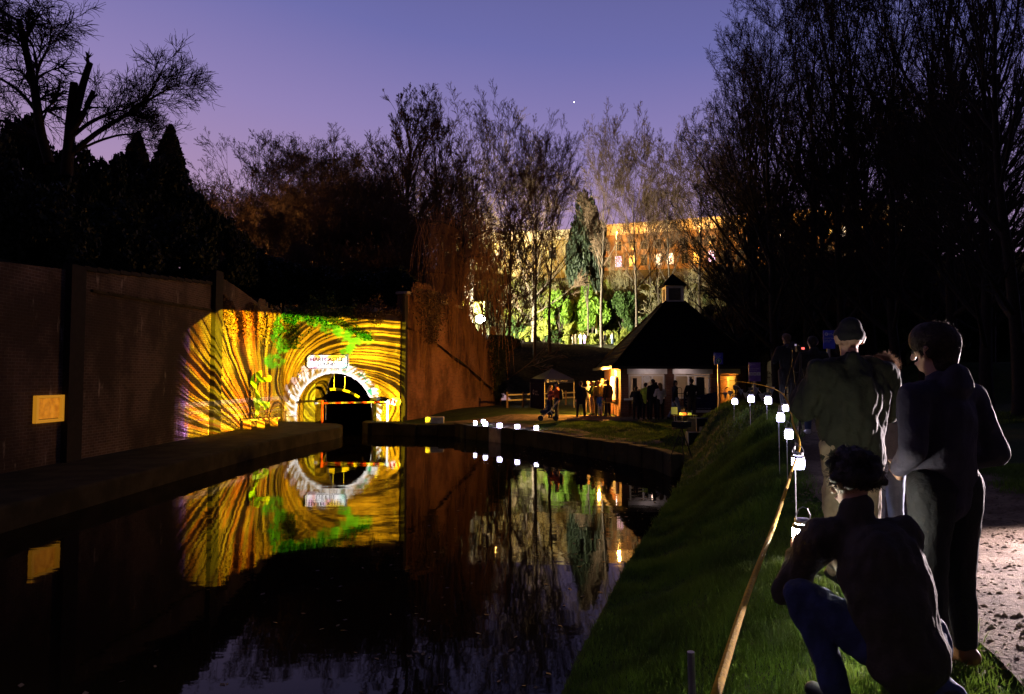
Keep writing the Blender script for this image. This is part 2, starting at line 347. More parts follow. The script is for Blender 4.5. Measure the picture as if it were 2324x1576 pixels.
# gravel towpath
PATHC = [(2.6, -6, 1.3), (3.3, 0, 1.35), (3.75, 4, 1.35), (4.4, 7, 1.35), (5.6, 11, 1.25), (7.3, 15, 1.1), (9.3, 19, 1.1), (11.2, 24, 1.1), (10.6, 28, 1.1), (8, 31, 1.2), (4.5, 33.6, 1.3), (1.2, 34.4, 1.2), (-1.4, 34.9, .9), (-5.5, 36.3, .7)]
def ribbon(name, pts, mat, zoff, step=.25, ncol=14, kind='structure', zf=gz, jit=.06):
    pts = np.array(pts, float); t = np.arange(len(pts)); N = int(sum(np.hypot(*(pts[1:, :2] - pts[:-1, :2]).T)) / step)
    tt = np.linspace(0, len(pts) - 1, N); ker = np.ones(7) / 7
    C = np.stack([np.interp(tt, t, pts[:, i]) for i in range(3)], 1)
    for i in range(3): C[:, i] = np.convolve(np.pad(C[:, i], 30, 'edge'), np.ones(61) / 61, 'valid') if N > 80 else C[:, i]
    T = np.gradient(C[:, :2], axis=0); T /= np.linalg.norm(T, axis=1, keepdims=True); Nn = np.stack([T[:, 1], -T[:, 0]], 1)
    c = np.linspace(-1, 1, ncol); wj = C[:, 2:3] * (1 + jit * np.sin(np.arange(N) * .7)[:, None] + jit * np.sin(np.arange(N) * .23)[:, None])
    X = C[:, :1] + Nn[:, :1] * wj * c; Y = C[:, 1:2] + Nn[:, 1:2] * wj * c
    Z = zf(X, Y) + zoff; V = np.stack([X, Y, Z], -1).reshape(-1, 3)
    a = np.arange(N * ncol).reshape(N, ncol); Fc = np.stack([a[:-1, :-1], a[:-1, 1:], a[1:, 1:], a[1:, :-1]], -1).reshape(-1, 4)
    return tag(link(name, fast_mesh(name, V, Fc, True), mat), kind=kind)
ribbon('towpath', PATHC, M_path, .02)
ribbon('canalside_path', [(-1.6, 33.2, .55), (1.0, 29.55, .6), (3.5, 24.9, .55), (4.6, 22.6, .5)], M_path, .018, jit=0.03)
ribbon('upper_path', [(-6, 103, .9), (4, 104, .9), (12, 105, .9), (18, 104, .9)], M_path, .12, zf=hz)
# near path: loose stones catching the low light
def pebbles():
    N = 5200; x = rng.uniform(2.2, 6.2, N); y = rng.uniform(1.4, 9.5, N); keep = np.abs(x - np.interp(y, [0, 4, 7, 11], [3.3, 3.75, 4.4, 5.6])) < 1.45; x, y = x[keep], y[keep]; N = len(x)
    r = rng.uniform(.006, .024, N) * (rng.random(N) ** .6 + .35); z = gz(x, y) + .02
    oc = np.array([(1, 0, 0), (0, 1, 0), (-1, 0, 0), (0, -1, 0), (0, 0, .7), (0, 0, -.3)])
    V = oc[None] * r[:, None, None] * rng.uniform(.6, 1.4, (N, 6, 1)) + np.stack([x, y, z], 1)[:, None]
    f = np.array([(0, 1, 4), (1, 2, 4), (2, 3, 4), (3, 0, 4), (1, 0, 5), (2, 1, 5), (3, 2, 5), (0, 3, 5)])
    Fc = (f[None] + (np.arange(N) * 6)[:, None, None]).reshape(-1, 3)
    tag(link('loose_gravel', fast_mesh('loose_gravel', V.reshape(-1, 3), Fc, True), M_path), kind='stuff', label='loose stones scattered over the lit gravel towpath', cat='gravel')
pebbles()
# ------------------------------------------------------------------ left ledge, right coping, walls
def stone_edge(name, poly, z1, label, mat=M_ledge, z0=-.9):
    o = MB().prism(poly, z0, z1).build(name, mat); bv = o.modifiers.new('b', 'BEVEL'); bv.width = .07; bv.segments = 2
    return o
def curve_pts(pts, n=6):
    out = []
    for i in range(len(pts) - 1):
        p0, p1, p2, p3 = (Vector(pts[max(i - 1, 0)]), Vector(pts[i]), Vector(pts[i + 1]), Vector(pts[min(i + 2, len(pts) - 1)]))
        for k in range(n):
            t = k / n; out.append(.5 * ((2 * p1) + (-p0 + p2) * t + (2 * p0 - 5 * p1 + 4 * p2 - p3) * t * t + (-p0 + 3 * p1 - 3 * p2 + p3) * t ** 3))
    return [tuple(v) for v in out] + [tuple(pts[-1])]
nose = curve_pts([(-9.3, 4), (-9.25, 14), (-9.2, 20), (-9.0, 26), (-8.55, 30), (-8.25, 31.6), (-8.22, 33.2), (-8.7, 34.8), (-9.6, 35.7), (-10.8, 36.4), (-11.7, 37.0)], 4)
led = stone_edge('canal_ledge', [(-12.55, 37.0), (-12.55, 4)] + nose, .5, '')
tag(led, kind='structure')
# coping stones on the right side: one thing
cp = empty('canal_coping', (-2, 34, .5), 0, 'worn stone coping along the water right of the tunnel and past the paper lanterns', 'kerb')
def coping(pts, w, z1, nb, jit=.03):
    for i in range(len(pts) - 1):
        a, b = Vector(pts[i]), Vector(pts[i + 1]); d = (b - a); L = d.length; k = max(1, round(L / nb)); d = d / k
        for j in range(k):
            p, q = a + d * j, a + d * (j + 1); c = (p + q) / 2; ang = math.atan2(d.y, d.x); nrm = Vector((-d.y, d.x)).normalized()
            c = c + nrm * (w / 2 - .05)
            mb = MB().box((c.x, c.y, (z1 + .06 + random.uniform(-jit, jit) - .7) / 2 + .0), (d.length - .02, w + random.uniform(-.03, .03), z1 + .7 + random.uniform(-jit, jit)), ang + random.uniform(-.015, .015))
            o = mb.build('coping_stone', M_ledge if random.random() < .8 else M_stone, cp); o.matrix_parent_inverse = Matrix.Translation(-cp.location)
            bv = o.modifiers.new('b', 'BEVEL'); bv.width = .035; bv.segments = 2
coping([(4.9, 19.6), (4.75, 21.2), (3.45, 24), (.93, 28.8), (-1.9, 32.3), (-2.5, 33.6)], .42, .62, .85)
coping([(-2.5, 33.7), (-4.6, 34.1), (-6.9, 34.9), (-7.35, 35.7), (-7.43, 36.9)], .5, .55, 1.1, .05)
blk = MB().box((-3.9, 34.55, .72), (.95, .6, .34), .12).build('mooring_block', M_stone); bv = blk.modifiers.new('b', 'BEVEL'); bv.width = .05; bv.segments = 2
tag(blk, 'pale squared stone block on the coping between tunnel and lanterns', 'stone block')
def hole_wall(name, mat, parent):
    """portal front with the arch cut out, thickness 1.0 m towards +Y"""
    cx, r, sp, x0, x1 = -9.6, 2.03, 1.07, -12.4, -5.85
    arch = [(cx - r, -1.0), (cx - r, sp)] + [(cx - r * math.cos(math.pi * k / 24), sp + r * math.sin(math.pi * k / 24)) for k in range(1, 24)] + [(cx + r, sp), (cx + r, -1.0)]
    top = [(x0, -1)] + [(x0, z) for z in (sp,)]
    out = []
    for (x, z) in arch:
        if z <= -1: out.append((x0 if x < cx else x1, -1.0))
        elif z <= sp + 1e-6: out.append((x0 if x < cx else x1, sp))
        else:
            t = (x - cx) / r; xx = cx + t * 9
            out.append((min(max(x0 + (x - (cx - r)) / (2 * r) * (x1 - x0), x0), x1), 6.25 + .12 * math.sin(x * 3)))
    n = len(arch); vs = []; fs = []
    for y in (37.0, 38.1):
        vs += [(x, y, z) for x, z in arch] + [(x, y, z) for x, z in out]
    o2 = 2 * n
    for i in range(n - 1):
        fs.append((i, i + 1, n + i + 1, n + i)); fs.append((o2 + i, o2 + n + i, o2 + n + i + 1, o2 + i + 1))
        fs.append((i, o2 + i, o2 + i + 1, i + 1)); fs.append((n + i, n + i + 1, o2 + n + i + 1, o2 + n + i))
    return MB().add(vs, fs).build(name, mat, parent)
portal = empty('tunnel_portal', (-9.6, 37, 0), 0, 'brick canal tunnel entrance with stone arch and name sign, covered in yellow projected light', 'tunnel portal')
def own(o, root): o.parent = root; o.matrix_parent_inverse = root.matrix_basis.inverted(); return o
own(hole_wall('wall', M_brick_p, None), portal)
cap = MB()
x = -12.35
while x < -5.95:
    wd = random.uniform(.45, .7); wd = min(wd, -5.9 - x); cap.box((x + wd / 2, 37.45, 6.47 + .12 * math.sin(x * 3) * .6 + random.uniform(-.02, .02)), (wd - .015, 1.15, .24)); x += wd
own(cap.build('parapet_coping', M_stone, None), portal)
ring = MB(); cx, r0, sp = -9.6, 2.03, 1.07
for k in range(17):
    a0, a1 = math.pi * k / 17 + .006, math.pi * (k + 1) / 17 - .006; r1 = r0 + (.5 if k % 2 else .68)
    q = [(cx - r0 * math.cos(a0), sp + r0 * math.sin(a0)), (cx - r0 * math.cos(a1), sp + r0 * math.sin(a1)), (cx - r1 * math.cos(a1), sp + r1 * math.sin(a1)), (cx - r1 * math.cos(a0), sp + r1 * math.sin(a0))]
    ring.slab(q, (0, 36.955, 0), (1, 0, 0), (0, 0, 1), (0, .08, 0))
for s in (-1, 1):
    for z in (-.2, .15, .5, .78): ring.box((cx + s * (r0 + (.28 if int(z * 10) % 2 else .36)), 36.985, z + .14), ((.52 if int(z * 10) % 2 else .7), .06, .31))
own(ring.build('arch_ring', M_stone, None), portal)
brl = MB(); n = 24
ap = [(cx - r0 - .01, -1.0)] + [(cx - (r0 + .01) * math.cos(math.pi * k / n), sp + (r0 + .01) * math.sin(math.pi * k / n)) for k in range(n + 1)] + [(cx + r0 + .01, -1.0)]
vs = [(x, y, z) for y in (38.1, 62) for x, z in ap]; m = len(ap)
brl.add(vs, [(i, i + 1, m + i + 1, m + i) for i in range(m - 1)] + [tuple(range(m, 2 * m))])
own(brl.build('barrel', M_brick_t, None), portal)
dr = MB(); xs = [cx - r0 + .02 + (.62) * k / 6 for k in range(7)]
poly = [(xs[0], -.9)] + [(x, sp + math.sqrt(max(r0 * r0 - (x - cx) ** 2, 0)) - .02) for x in xs] + [(xs[-1], -.9)]
dr.slab(poly, (0, 38.15, 0), (1, 0, 0), (0, 0, 1), (0, .12, 0)); own(dr.build('door_leaf', M_conc, None), portal)
sg = MB(); w2, h2, ch = 1.08, .34, .12
octo = [(-w2 + ch, -h2), (w2 - ch, -h2), (w2, -h2 + ch), (w2, h2 - ch), (w2 - ch, h2), (-w2 + ch, h2), (-w2, h2 - ch), (-w2, -h2 + ch)]
sc_ = Vector((-10.0, 36.9, 3.72))
sign = sg.slab(octo, sc_, (1, 0, 0), (0, 0, 1), (0, .08, 0)).build('name_sign', M_white); own(sign, portal)
bd = MB()
for i in range(8):
    a, b = octo[i], octo[(i + 1) % 8]; bd.bar(sc_ + Vector((a[0] * .94, -.006, a[1] * .88)), sc_ + Vector((b[0] * .94, -.006, b[1] * .88)), .012, .025)
    a2, b2 = a, b; bd.bar(sc_ + Vector((a2[0] * 1.02, .0, a2[1] * 1.06)), sc_ + Vector((b2[0] * 1.02, .0, b2[1] * 1.06)), .05, .03)
own(bd.build('sign_border', M_blacktext), portal)
for s_, z_, sz in (('HARECASTLE', .12, .30), ('TUNNEL', -.15, .27)):
    t = text_obj('lettering', s_, sz, M_blacktext, (0, 0, 0), (0, 0, 0), None, 'CENTER', .006, .006)
    t.matrix_basis = Matrix.Identity(4); t.rotation_euler = (R(90), 0, 0); t.location = (sc_.x, sc_.y - .008, sc_.z + z_); t.scale = (1.02, 1, 1); own(t, portal)
# curved height gauge hung in the arch
hg = empty('height_gauge', (-9.3, 37.6, 2.4), 0, 'curved yellow and black striped bar hanging on chains in the tunnel mouth', 'height gauge')
gp = [P(749, 884, 37.5), P(768, 884.5, 37.5), P(789, 889, 37.5), P(810, 899.5, 37.5), P(826, 912, 37.5)]; gp = curve_pts([tuple(p) for p in gp], 4)
own(MB().tube(gp, .075, 8).build('bar', M_yellow), hg)
for a, b in ((3, 6), (9, 11), (13, 15)):
    own(MB().tube([Vector(gp[i]) for i in range(a, b + 1)], .079, 8).build('stripe', M_black), hg)
for px, zt in ((758, 3.02), (782, 2.9)):
    q = P(px, 884, 37.5); own(MB().tube([q, (q.x, q.y, zt + .05)], .012, 5).build('chain', M_galv), hg)
# barrier across the channel
br = empty('swing_barrier', (-9.75, 35.4, .5), 0, 'red and white barrier pole across the canal in front of the tunnel mouth', 'barrier')
p_l, p_r = P(715, 916, 35.4), P(886, 912.5, 35.4)
pr = P(731.5, 915, 35.4); own(MB().tube([(pr.x, pr.y, .45), (pr.x, pr.y, pr.z + .03)], .055, 10).build('post', M_red), br)
own(MB().tube([(pr.x, pr.y, pr.z - .02), (pr.x, pr.y, pr.z + .12)], .08, 10).build('pivot', M_red), br)
pq = P(879, 913, 35.4); own(MB().tube([(pq.x, pq.y, .45), (pq.x, pq.y, pq.z)], .06, 10).build('post', M_white), br)
own(MB().tube([p_l, p_r], .045, 10).build('arm', M_stone), br)
for k in range(5):
    a = p_l.lerp(p_r, .10 + k * .17); b = p_l.lerp(p_r, .10 + k * .17 + .08); own(MB().tube([a, b], .048, 10).build('stripe', M_red), br)
own(MB().tube([p_l, p_l.lerp(p_r, .03)], .06, 8).build('end_cap', M_galv), br)
plate = [(-.35, -.13), (.12, -.2), (.33, -.16), (.38, .0), (.3, .16), (.1, .19), (-.35, .06)]
own(MB().slab(plate, P(893, 911.5, 35.35), (1, 0, 0), (0, 0, 1), (0, .05, 0)).build('weight_board', M_white), br)
for k in range(3): own(MB().slab([(-.22 + k * .2, -.14), (-.14 + k * .2, -.15), (-.06 + k * .2, .13), (-.14 + k * .2, .12)], P(893, 911.5, 35.345), (1, 0, 0), (0, 0, 1), (0, .005, 0)).build('stripe', M_red), br)
own(MB().box(P(851, 932, 36.2), (.13, .13, 1.2)).box(P(862, 907, 36.2), (.95, .1, .14)).build('stop_post', M_black), br)  # plain black upright and crossbar behind the barrier arm
# bench on the ledge
bn = empty('bench', (-12.0, 33.4, .5), 0, 'low timber bench on the ledge below the angular green sculpture', 'bench')
b0, b1 = Vector((-12.1, 31.0, .93)), Vector((-11.3, 32.9, .93))
own(MB().bar(b0, b1, .42, .07).build('seat', M_wood), bn)
for t in (.08, .5, .92):
    c = b0.lerp(b1, t); own(MB().box((c.x, c.y, .71), (.34, .1, .42)).build('leg', M_wood), bn)
# angular sculpture on a bracket beside the left wall
sc = empty('metal_sculpture', (-11.6, 34.5, .5), 0, 'angular pale metal sculpture of bent plates with green light painted on beside the tunnel wall', 'sculpture')
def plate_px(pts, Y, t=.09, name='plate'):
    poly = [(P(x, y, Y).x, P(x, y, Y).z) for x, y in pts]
    return own(MB().slab(poly, (0, Y, 0), (1, 0, 0), (0, 0, 1), (0, t, 0)).build(name, M_green_light), sc)
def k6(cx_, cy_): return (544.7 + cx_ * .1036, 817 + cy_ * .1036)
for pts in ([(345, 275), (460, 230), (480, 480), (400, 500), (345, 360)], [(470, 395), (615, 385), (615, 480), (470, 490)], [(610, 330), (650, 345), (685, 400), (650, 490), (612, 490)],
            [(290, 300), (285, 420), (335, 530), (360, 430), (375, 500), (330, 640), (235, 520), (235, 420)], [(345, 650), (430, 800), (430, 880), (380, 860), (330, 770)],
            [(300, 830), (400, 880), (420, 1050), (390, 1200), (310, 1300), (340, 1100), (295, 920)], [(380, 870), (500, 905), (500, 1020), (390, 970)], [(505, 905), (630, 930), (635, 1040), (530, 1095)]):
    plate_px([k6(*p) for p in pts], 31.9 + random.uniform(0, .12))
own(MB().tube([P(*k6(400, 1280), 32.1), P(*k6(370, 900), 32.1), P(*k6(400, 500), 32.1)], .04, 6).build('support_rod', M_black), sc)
# left retaining wall
lw = empty('retaining_wall', (-12.4, 22, 0), 0, 'long dark brick retaining wall on the left of the canal', 'wall')
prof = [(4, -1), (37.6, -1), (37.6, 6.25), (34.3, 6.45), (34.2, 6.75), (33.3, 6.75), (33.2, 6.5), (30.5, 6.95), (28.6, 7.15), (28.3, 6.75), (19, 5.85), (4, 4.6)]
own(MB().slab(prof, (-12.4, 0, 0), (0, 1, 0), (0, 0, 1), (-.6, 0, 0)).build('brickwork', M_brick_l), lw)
for y0, y1, zt in ((18.85, 19.5, 6.0), (28.05, 28.75, 7.3)):
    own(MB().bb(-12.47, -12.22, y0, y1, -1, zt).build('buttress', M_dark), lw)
cpb = MB(); yy = 19.6
while yy < 28.0: cpb.bb(-12.75, -12.34, yy, min(yy + .58, 28.0), 5.9 + (yy - 19) * .09, 6.02 + (yy - 19) * .09); yy += .6
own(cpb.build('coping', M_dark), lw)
sc2 = MB(); yy = 20
while yy < 28: sc2.bb(-12.42, -12.33, yy, yy + .78, 5.35 + (yy - 20) * .03, 5.43 + (yy - 20) * .03); yy += .8
own(sc2.build('string_course', M_ledge), lw)
# lit amber box window in the left wall
wy0, wy1, wz0, wz1 = 17.72, 18.82, 1.64, 2.36
ap_ = empty('lit_wall_panel', (-12.39, (wy0 + wy1) / 2, wz0), 0, 'square amber glowing panel in a frame set in the dark brick wall', 'lit panel')
m, b = mat_base('amber_panel'); pp = wpos(); nn = noise(pp, 6, 4)
E.nt.links.new(mixc(sstep(nn, .3, .7), (.48, .13, .004), (.80, .27, .012)).s, b.inputs['Emission Color']); b.inputs['Emission Strength'].default_value = .75; b.inputs['Base Color'].default_value = (.1, .05, .02, 1)
own(MB().bb(-12.40, -12.36, wy0 + .12, wy1 - .12, wz0 + .1, wz1 - .08).build('panel', m), ap_)
m2, b = mat_base('amber_frame'); b.inputs['Base Color'].default_value = (.2, .1, .03, 1); b.inputs['Emission Color'].default_value = (.9, .36, .02, 1); b.inputs['Emission Strength'].default_value = .45
fr = MB(); fr.bb(-12.42, -12.3, wy0, wy1, wz1 - .07, wz1).bb(-12.42, -12.3, wy0, wy1, wz0, wz0 + .08).bb(-12.42, -12.3, wy0, wy0 + .09, wz0 + .08, wz1 - .07).bb(-12.42, -12.3, wy1 - .09, wy1, wz0 + .08, wz1 - .07)
own(fr.build('frame', m2), ap_)
# right wing wall
ww = empty('wing_wall', (-5.8, 38, 0), 0, 'tall brick wing wall running back from the right side of the tunnel', 'wall')
d = Vector((4.85, 12.1, 0)).normalized()
L_ = 13.6; own(MB().slab([(0, -1), (L_, -1), (L_, 5.2), (L_ * .72, 5.8), (L_ * .56, 7.3), (0, 7.5)], (-5.85, 37.75, 0), d, (0, 0, 1), Vector((-d.y, d.x, 0)) * .6).build('brickwork', M_brick_w), ww)
own(MB().slab([(-.06, 7.52), (L_ * .54, 7.34), (L_ * .54, 7.48), (-.06, 7.66)], Vector((-5.85, 37.75, 0)) - Vector((-d.y, d.x, 0)) * .08, d, (0, 0, 1), Vector((-d.y, d.x, 0)) * .76).build('coping', M_stone), ww)
own(MB().bb(-5.95, -5.80, 36.8, 37.9, -.5, 7.4).build('drain_pipe', M_dark), ww)
# ------------------------------------------------------------------ the projector: a spot lamp whose pattern is mapped to the two walls it faces
PJ = Vector((4.5, 19.3, 1.55)); aim = Vector((-11.6, 33.6, 3.0)) - PJ
def projector_lamp():
    ld = bpy.data.lights.new('projector_beam', 'SPOT'); ld.energy = 230000; ld.spot_size = R(74); ld.spot_blend = .05; ld.shadow_soft_size = .03; ld.use_nodes = True
    lo = bpy.data.objects.new('projector_beam', ld); COL.objects.link(lo); lo.location = PJ
    q = aim.to_track_quat('-Z', 'Y'); lo.rotation_euler = q.to_euler(); Rm = q.to_matrix()
    nt = ld.node_tree; E.nt = nt; em = next(n for n in nt.nodes if n.type == 'EMISSION')
    tc = nt.nodes.new('ShaderNodeTexCoord'); sp = nt.nodes.new('ShaderNodeSeparateXYZ'); nt.links.new(tc.outputs['Normal'], sp.inputs[0])
    l = [E(sp.outputs[i]) for i in range(3)]
    # lamp space looks along -Z: flip so that the vector points out of the lamp whatever the sign convention
    sg_ = E.m('SIGN', l[2]) * -1.0; l = [k * sg_ for k in l]
    dw = [l[0] * Rm[i][0] + l[1] * Rm[i][1] + l[2] * Rm[i][2] for i in range(3)]
    t1 = (-12.4 - PJ.x) / emin(dw[0], -.02) ; t2 = (37.0 - PJ.y) / emax(dw[1], .02); t = emin(t1, t2)
    wx, wy, wz = dw[0] * t + PJ.x, dw[1] * t + PJ.y, dw[2] * t + PJ.z
    X = wx / wy * 1550.0 + 1162.0; Yp = 860.0 - (wz - 2.8) / wy * 1550.0      # layout grid on the walls
    wob = noise(vec(X * .012, Yp * .012), 1.0, 2)
    Xw, Yw = X + (wob - .5) * 12.0, Yp + (noise(vec(X * .011, Yp * .013, 3.3), 1.0, 2) - .5) * 12.0
    fx, fy = Xw - 609.0, 1018.0 - Yw; al = E.m('ARCTAN2', fx, emax(fy, 2.0)); rl = E.m('SQRT', fx * fx + fy * fy)
    cx_, cy_ = Xw - 751.0, 922.0 - Yw; cx_ = cx_ * (1.0 - sstep(cx_, -20.0, 120.0) * .38); rr = E.m('SQRT', cx_ * cx_ + cy_ * cy_); th = E.m('ARCTAN2', cy_, -cx_); th = emax(th, -.4)
    psr = rr * 3.66 / (th * .75 + 1.0)
    w_ = sstep(al, .03, .28); U = (al - .75) * (1.0 - w_) + (psr * (-2.0 / 600.0) + .6) * w_
    along = rl * .011
    n1 = noise(vec(U * 40.0, along * .35, .3), 1.0, 2, .5); n2 = noise(vec(U * 90.0, along * .6, 7.7), 1.0, 2, .5)
    stripe = sstep(n1 * .72 + n2 * .28, .47, .55)
    grain = noise(vec(X * .09, Yp * .09), 1.0, 3, .7)
    orange = sstep(noise(vec(U * 16.0, along * .5, 4.0), 1.0, 2), .42, .62) * (1.0 - sstep(X, 560.0, 700.0) * .92) + sstep(grain, .55, .75) * .3
    col = mixc(emin(orange, 1.0), (1.0, .69, .010), (1.0, .28, .004))
    inten = stripe * (grain * .7 + .6) + .035
    # purple hatch at the outer left
    col = mixc((1.0 - sstep(X, 424.0, 432.0)) * sstep(noise(vec(X * .1, Yp * .02), 1.0, 2), .35, .6), col, (.55, .25, .8))
    inten = inten * (sstep(X, 402.0, 440.0) * .9 + .1)
    # green foliage forms: capsules along a branching line, broken up by noise
    def cap_(ax, ay, bx, by, r):
        px, py = Xw - ax, Yw - ay; vx, vy = bx - ax, by - ay; h = E.m('MULTIPLY', px * vx + py * vy, 1.0 / (vx * vx + vy * vy + 1e-6), clamp=True)
        qx, qy = px - h * vx, py - h * vy; return E.m('SQRT', qx * qx + qy * qy) - r
    g = None
    for a in ((628, 728, 628, 765, 9), (626, 765, 640, 790, 8), (640, 722, 722, 716, 9), (712, 728, 775, 755, 9), (775, 755, 832, 770, 10), (795, 765, 798, 785, 4), (798, 785, 780, 798, 6), (612, 818, 618, 822, 9), (628, 812, 634, 820, 7), (690, 716, 745, 745, 8)):
        k = cap_(*a); g = k if g is None else emin(g, k)
    gn = noise(vec(X * .07, Yp * .07, 1.0), 1.0, 4, .7)
    gm = sstep(-g + (gn - .5) * 50.0 + 3.0, -4.0, 3.0) * sstep(gn, .36, .5)
    col = mixc(gm, col, (.22, 1.0, .01)); inten = emax(inten, gm * (grain * 1.3 + .1)) * (1.0 - gm * .15)
    # area over the sculpture, unused; its green light is painted on the plates
    sm = sstep(X, 566.0, 570.0) * (1.0 - sstep(X, 612.0, 616.0)) * sstep(Yp, 838.0, 842.0) * (1.0 - sstep(Yp, 950.0, 954.0))
    # white ring round the arch, with streaks of yellow, orange and green
    ra = E.m('SQRT', (wx + 9.6) * (wx + 9.6) + (wz - 1.07) * (wz - 1.07)); an = E.m('ARCTAN2', wz - 1.07, wx + 9.6)
    edge = noise(vec(an * 9.0, ra * .6), 1.0, 3, .6) * (.45 + .65 * (1.0 - sstep(wx, -10.6, -9.3)))
    rm = sstep(-(ra - 2.35 - edge) , 0.0, .06) * sstep(ra, 1.95, 2.0) * sstep(wz, .3, .6) * sstep(wx + wz * .2, -12.3, -11.6)
    stq = emax(sstep(noise(vec(an * 12.0 + ra * 3.5, ra * 1.2), 1.0, 3, .6), .44, .56), 1.0 - sstep(ra, 2.1, 2.3))
    wc = mixc(stq, (1.0, .55, .05), (.95, .95, 1.0)); wc = mixc(sstep(noise(vec(an * 5.0, ra * 4.0, 5.0), 1.0, 2), .58, .66) * sstep(wx, -9.6, -9.0), wc, (.02, .5, .2))
    col = mixc(rm, col, wc); inten = inten * (1.0 - rm) + rm * (stq * .42 + .16)
    # sign
    dx, dz = E.m('ABSOLUTE', wx + 10.0), E.m('ABSOLUTE', wz - 3.72)
    m_ = (1.0 - sstep(dx, 1.13, 1.16)) * (1.0 - sstep(dz, .38, .41))
    st = sstep(noise(vec(wx * 2.0 + wz * -2.0, wx * .8 + wz * .8, 2.0), 1.0, 2), .5, .6)
    c2 = mixc(st, (1.0, .95, 1.0), (1.0, .62, .03)); c2 = mixc(.6 * sstep(noise(vec(wx * 2.0, wz * 3.0, 9.0), 1.0, 2), .50, .6) * (1.0 - sstep(wx, -10.0, -9.6)), c2, (.6, .03, .35))
    c2 = mixc(sstep(wx, -9.5, -9.1) * sstep(noise(vec(wx, wz * 4.0), 2.0, 2), .45, .55), c2, (.3, .75, .55))
    col = mixc(m_, col, c2); inten = inten * (1.0 - m_) + m_ * .5
    # frame of the picture: slanted upper left corner, top line, right edge, ledge
    top = Yp - (700.0 + (X - 484.0) * .07) ; slant = (X - 428.0) * .70 + (Yp - 742.0)
    fr = sstep(top, -1.5, 3.0) * sstep(slant, 0.0, 6.0) * (1.0 - sstep(X, 922.0, 924.5)) * sstep(X, 396.0, 400.0) * sstep(wz, .42, .6)
    inten = inten * (2.0 - sstep(X, 618.0, 648.0)) * fr * sstep(X + (Yp - 860.0) * .2, 380.0, 520.0)
    E.nt.links.new(col.s, em.inputs['Color']); E.nt.links.new((inten * 1.0).s, em.inputs['Strength'])
    return lo
beam = projector_lamp()
# ------------------------------------------------------------------ people
def bake(mb, vox, smooth=2, disp=0.0, dsc=9.0, cut=None):
    """voxel-union of the shapes in mb -> one continuous mesh"""
    o = mb.build('tmp', None); m = o.modifiers.new('r', 'REMESH'); m.mode = 'VOXEL'; m.voxel_size = vox; m.use_smooth_shade = True
    if smooth: s_ = o.modifiers.new('s', 'SMOOTH'); s_.factor = .5; s_.iterations = smooth
    dg = bpy.context.evaluated_depsgraph_get(); me = bpy.data.meshes.new_from_object(o.evaluated_get(dg)); old = o.data
    bpy.data.objects.remove(o); bpy.data.meshes.remove(old)
    if disp:
        n = len(me.vertices); co = np.empty(n * 3, np.float32); me.vertices.foreach_get('co', co); co = co.reshape(-1, 3)
        no = np.empty(n * 3, np.float32); me.vertices.foreach_get('normal', no); no = no.reshape(-1, 3)
        d = np.array([mnoise.fractal(Vector((p[0] * dsc, p[1] * dsc, p[2] * dsc * .55)), 1.0, 2.0, 3) for p in co]); co = co + no * (d[:, None] * disp).astype(np.float32)
        me.vertices.foreach_set('co', co.ravel()); me.update()
    return me
BASE = dict(pel=(0, 0, .94), che=(0, 0, 1.27), nec=(0, .0, 1.46), hea=(0, .025, 1.615), sR=(.185, 0, 1.40), sL=(-.185, 0, 1.40), eR=(.235, -.03, 1.12), eL=(-.235, -.03, 1.12),
            wR=(.245, .05, .87), wL=(-.245, .05, .87), hR=(.095, 0, .92), hL=(-.095, 0, .92), kR=(.105, .02, .50), kL=(-.105, .02, .50), aR=(.11, 0, .09), aL=(-.11, 0, .09), face=(0, 1, 0))
def hand(mb, w, dirv, palm, side, s=1.0, curl=.35):
    """palm and five separate bent fingers; dirv = along the hand, palm = palm normal"""
    d = Vector(dirv).normalized(); p = Vector(palm); p = (p - d * p.dot(d)).normalized(); a = d.cross(p) * side
    w = Vector(w); c0 = w + d * .02 * s; c1 = w + d * .075 * s
    for k in (-1, 0, 1): mb.capsule(c0 + a * k * .014 * s, c1 + a * k * .024 * s, .017 * s, .015 * s, n=8)
    for k, ln in zip((-1.5, -.5, .5, 1.5), (.066, .078, .074, .058)):
        q = c1 + a * k * .021 * s; v = d.copy()
        for j in range(3):
            v = (v + p * curl * (1.0 + .12 * k)).normalized(); q2 = q + v * ln * s / 3 * (1.15 - .12 * j); mb.capsule(q, q2, (.0098 - j * .0007) * s, (.0092 - j * .0007) * s, n=7); q = q2
    q = c0 - a * .03 * s; v = (d * .6 - a + p * .35).normalized()
    for j in range(2):
        q2 = q + v * .032 * s; mb.capsule(q, q2, .012 * s, .0105 * s, n=7); q = q2; v = (v + d * .7 + p * .25).normalized()
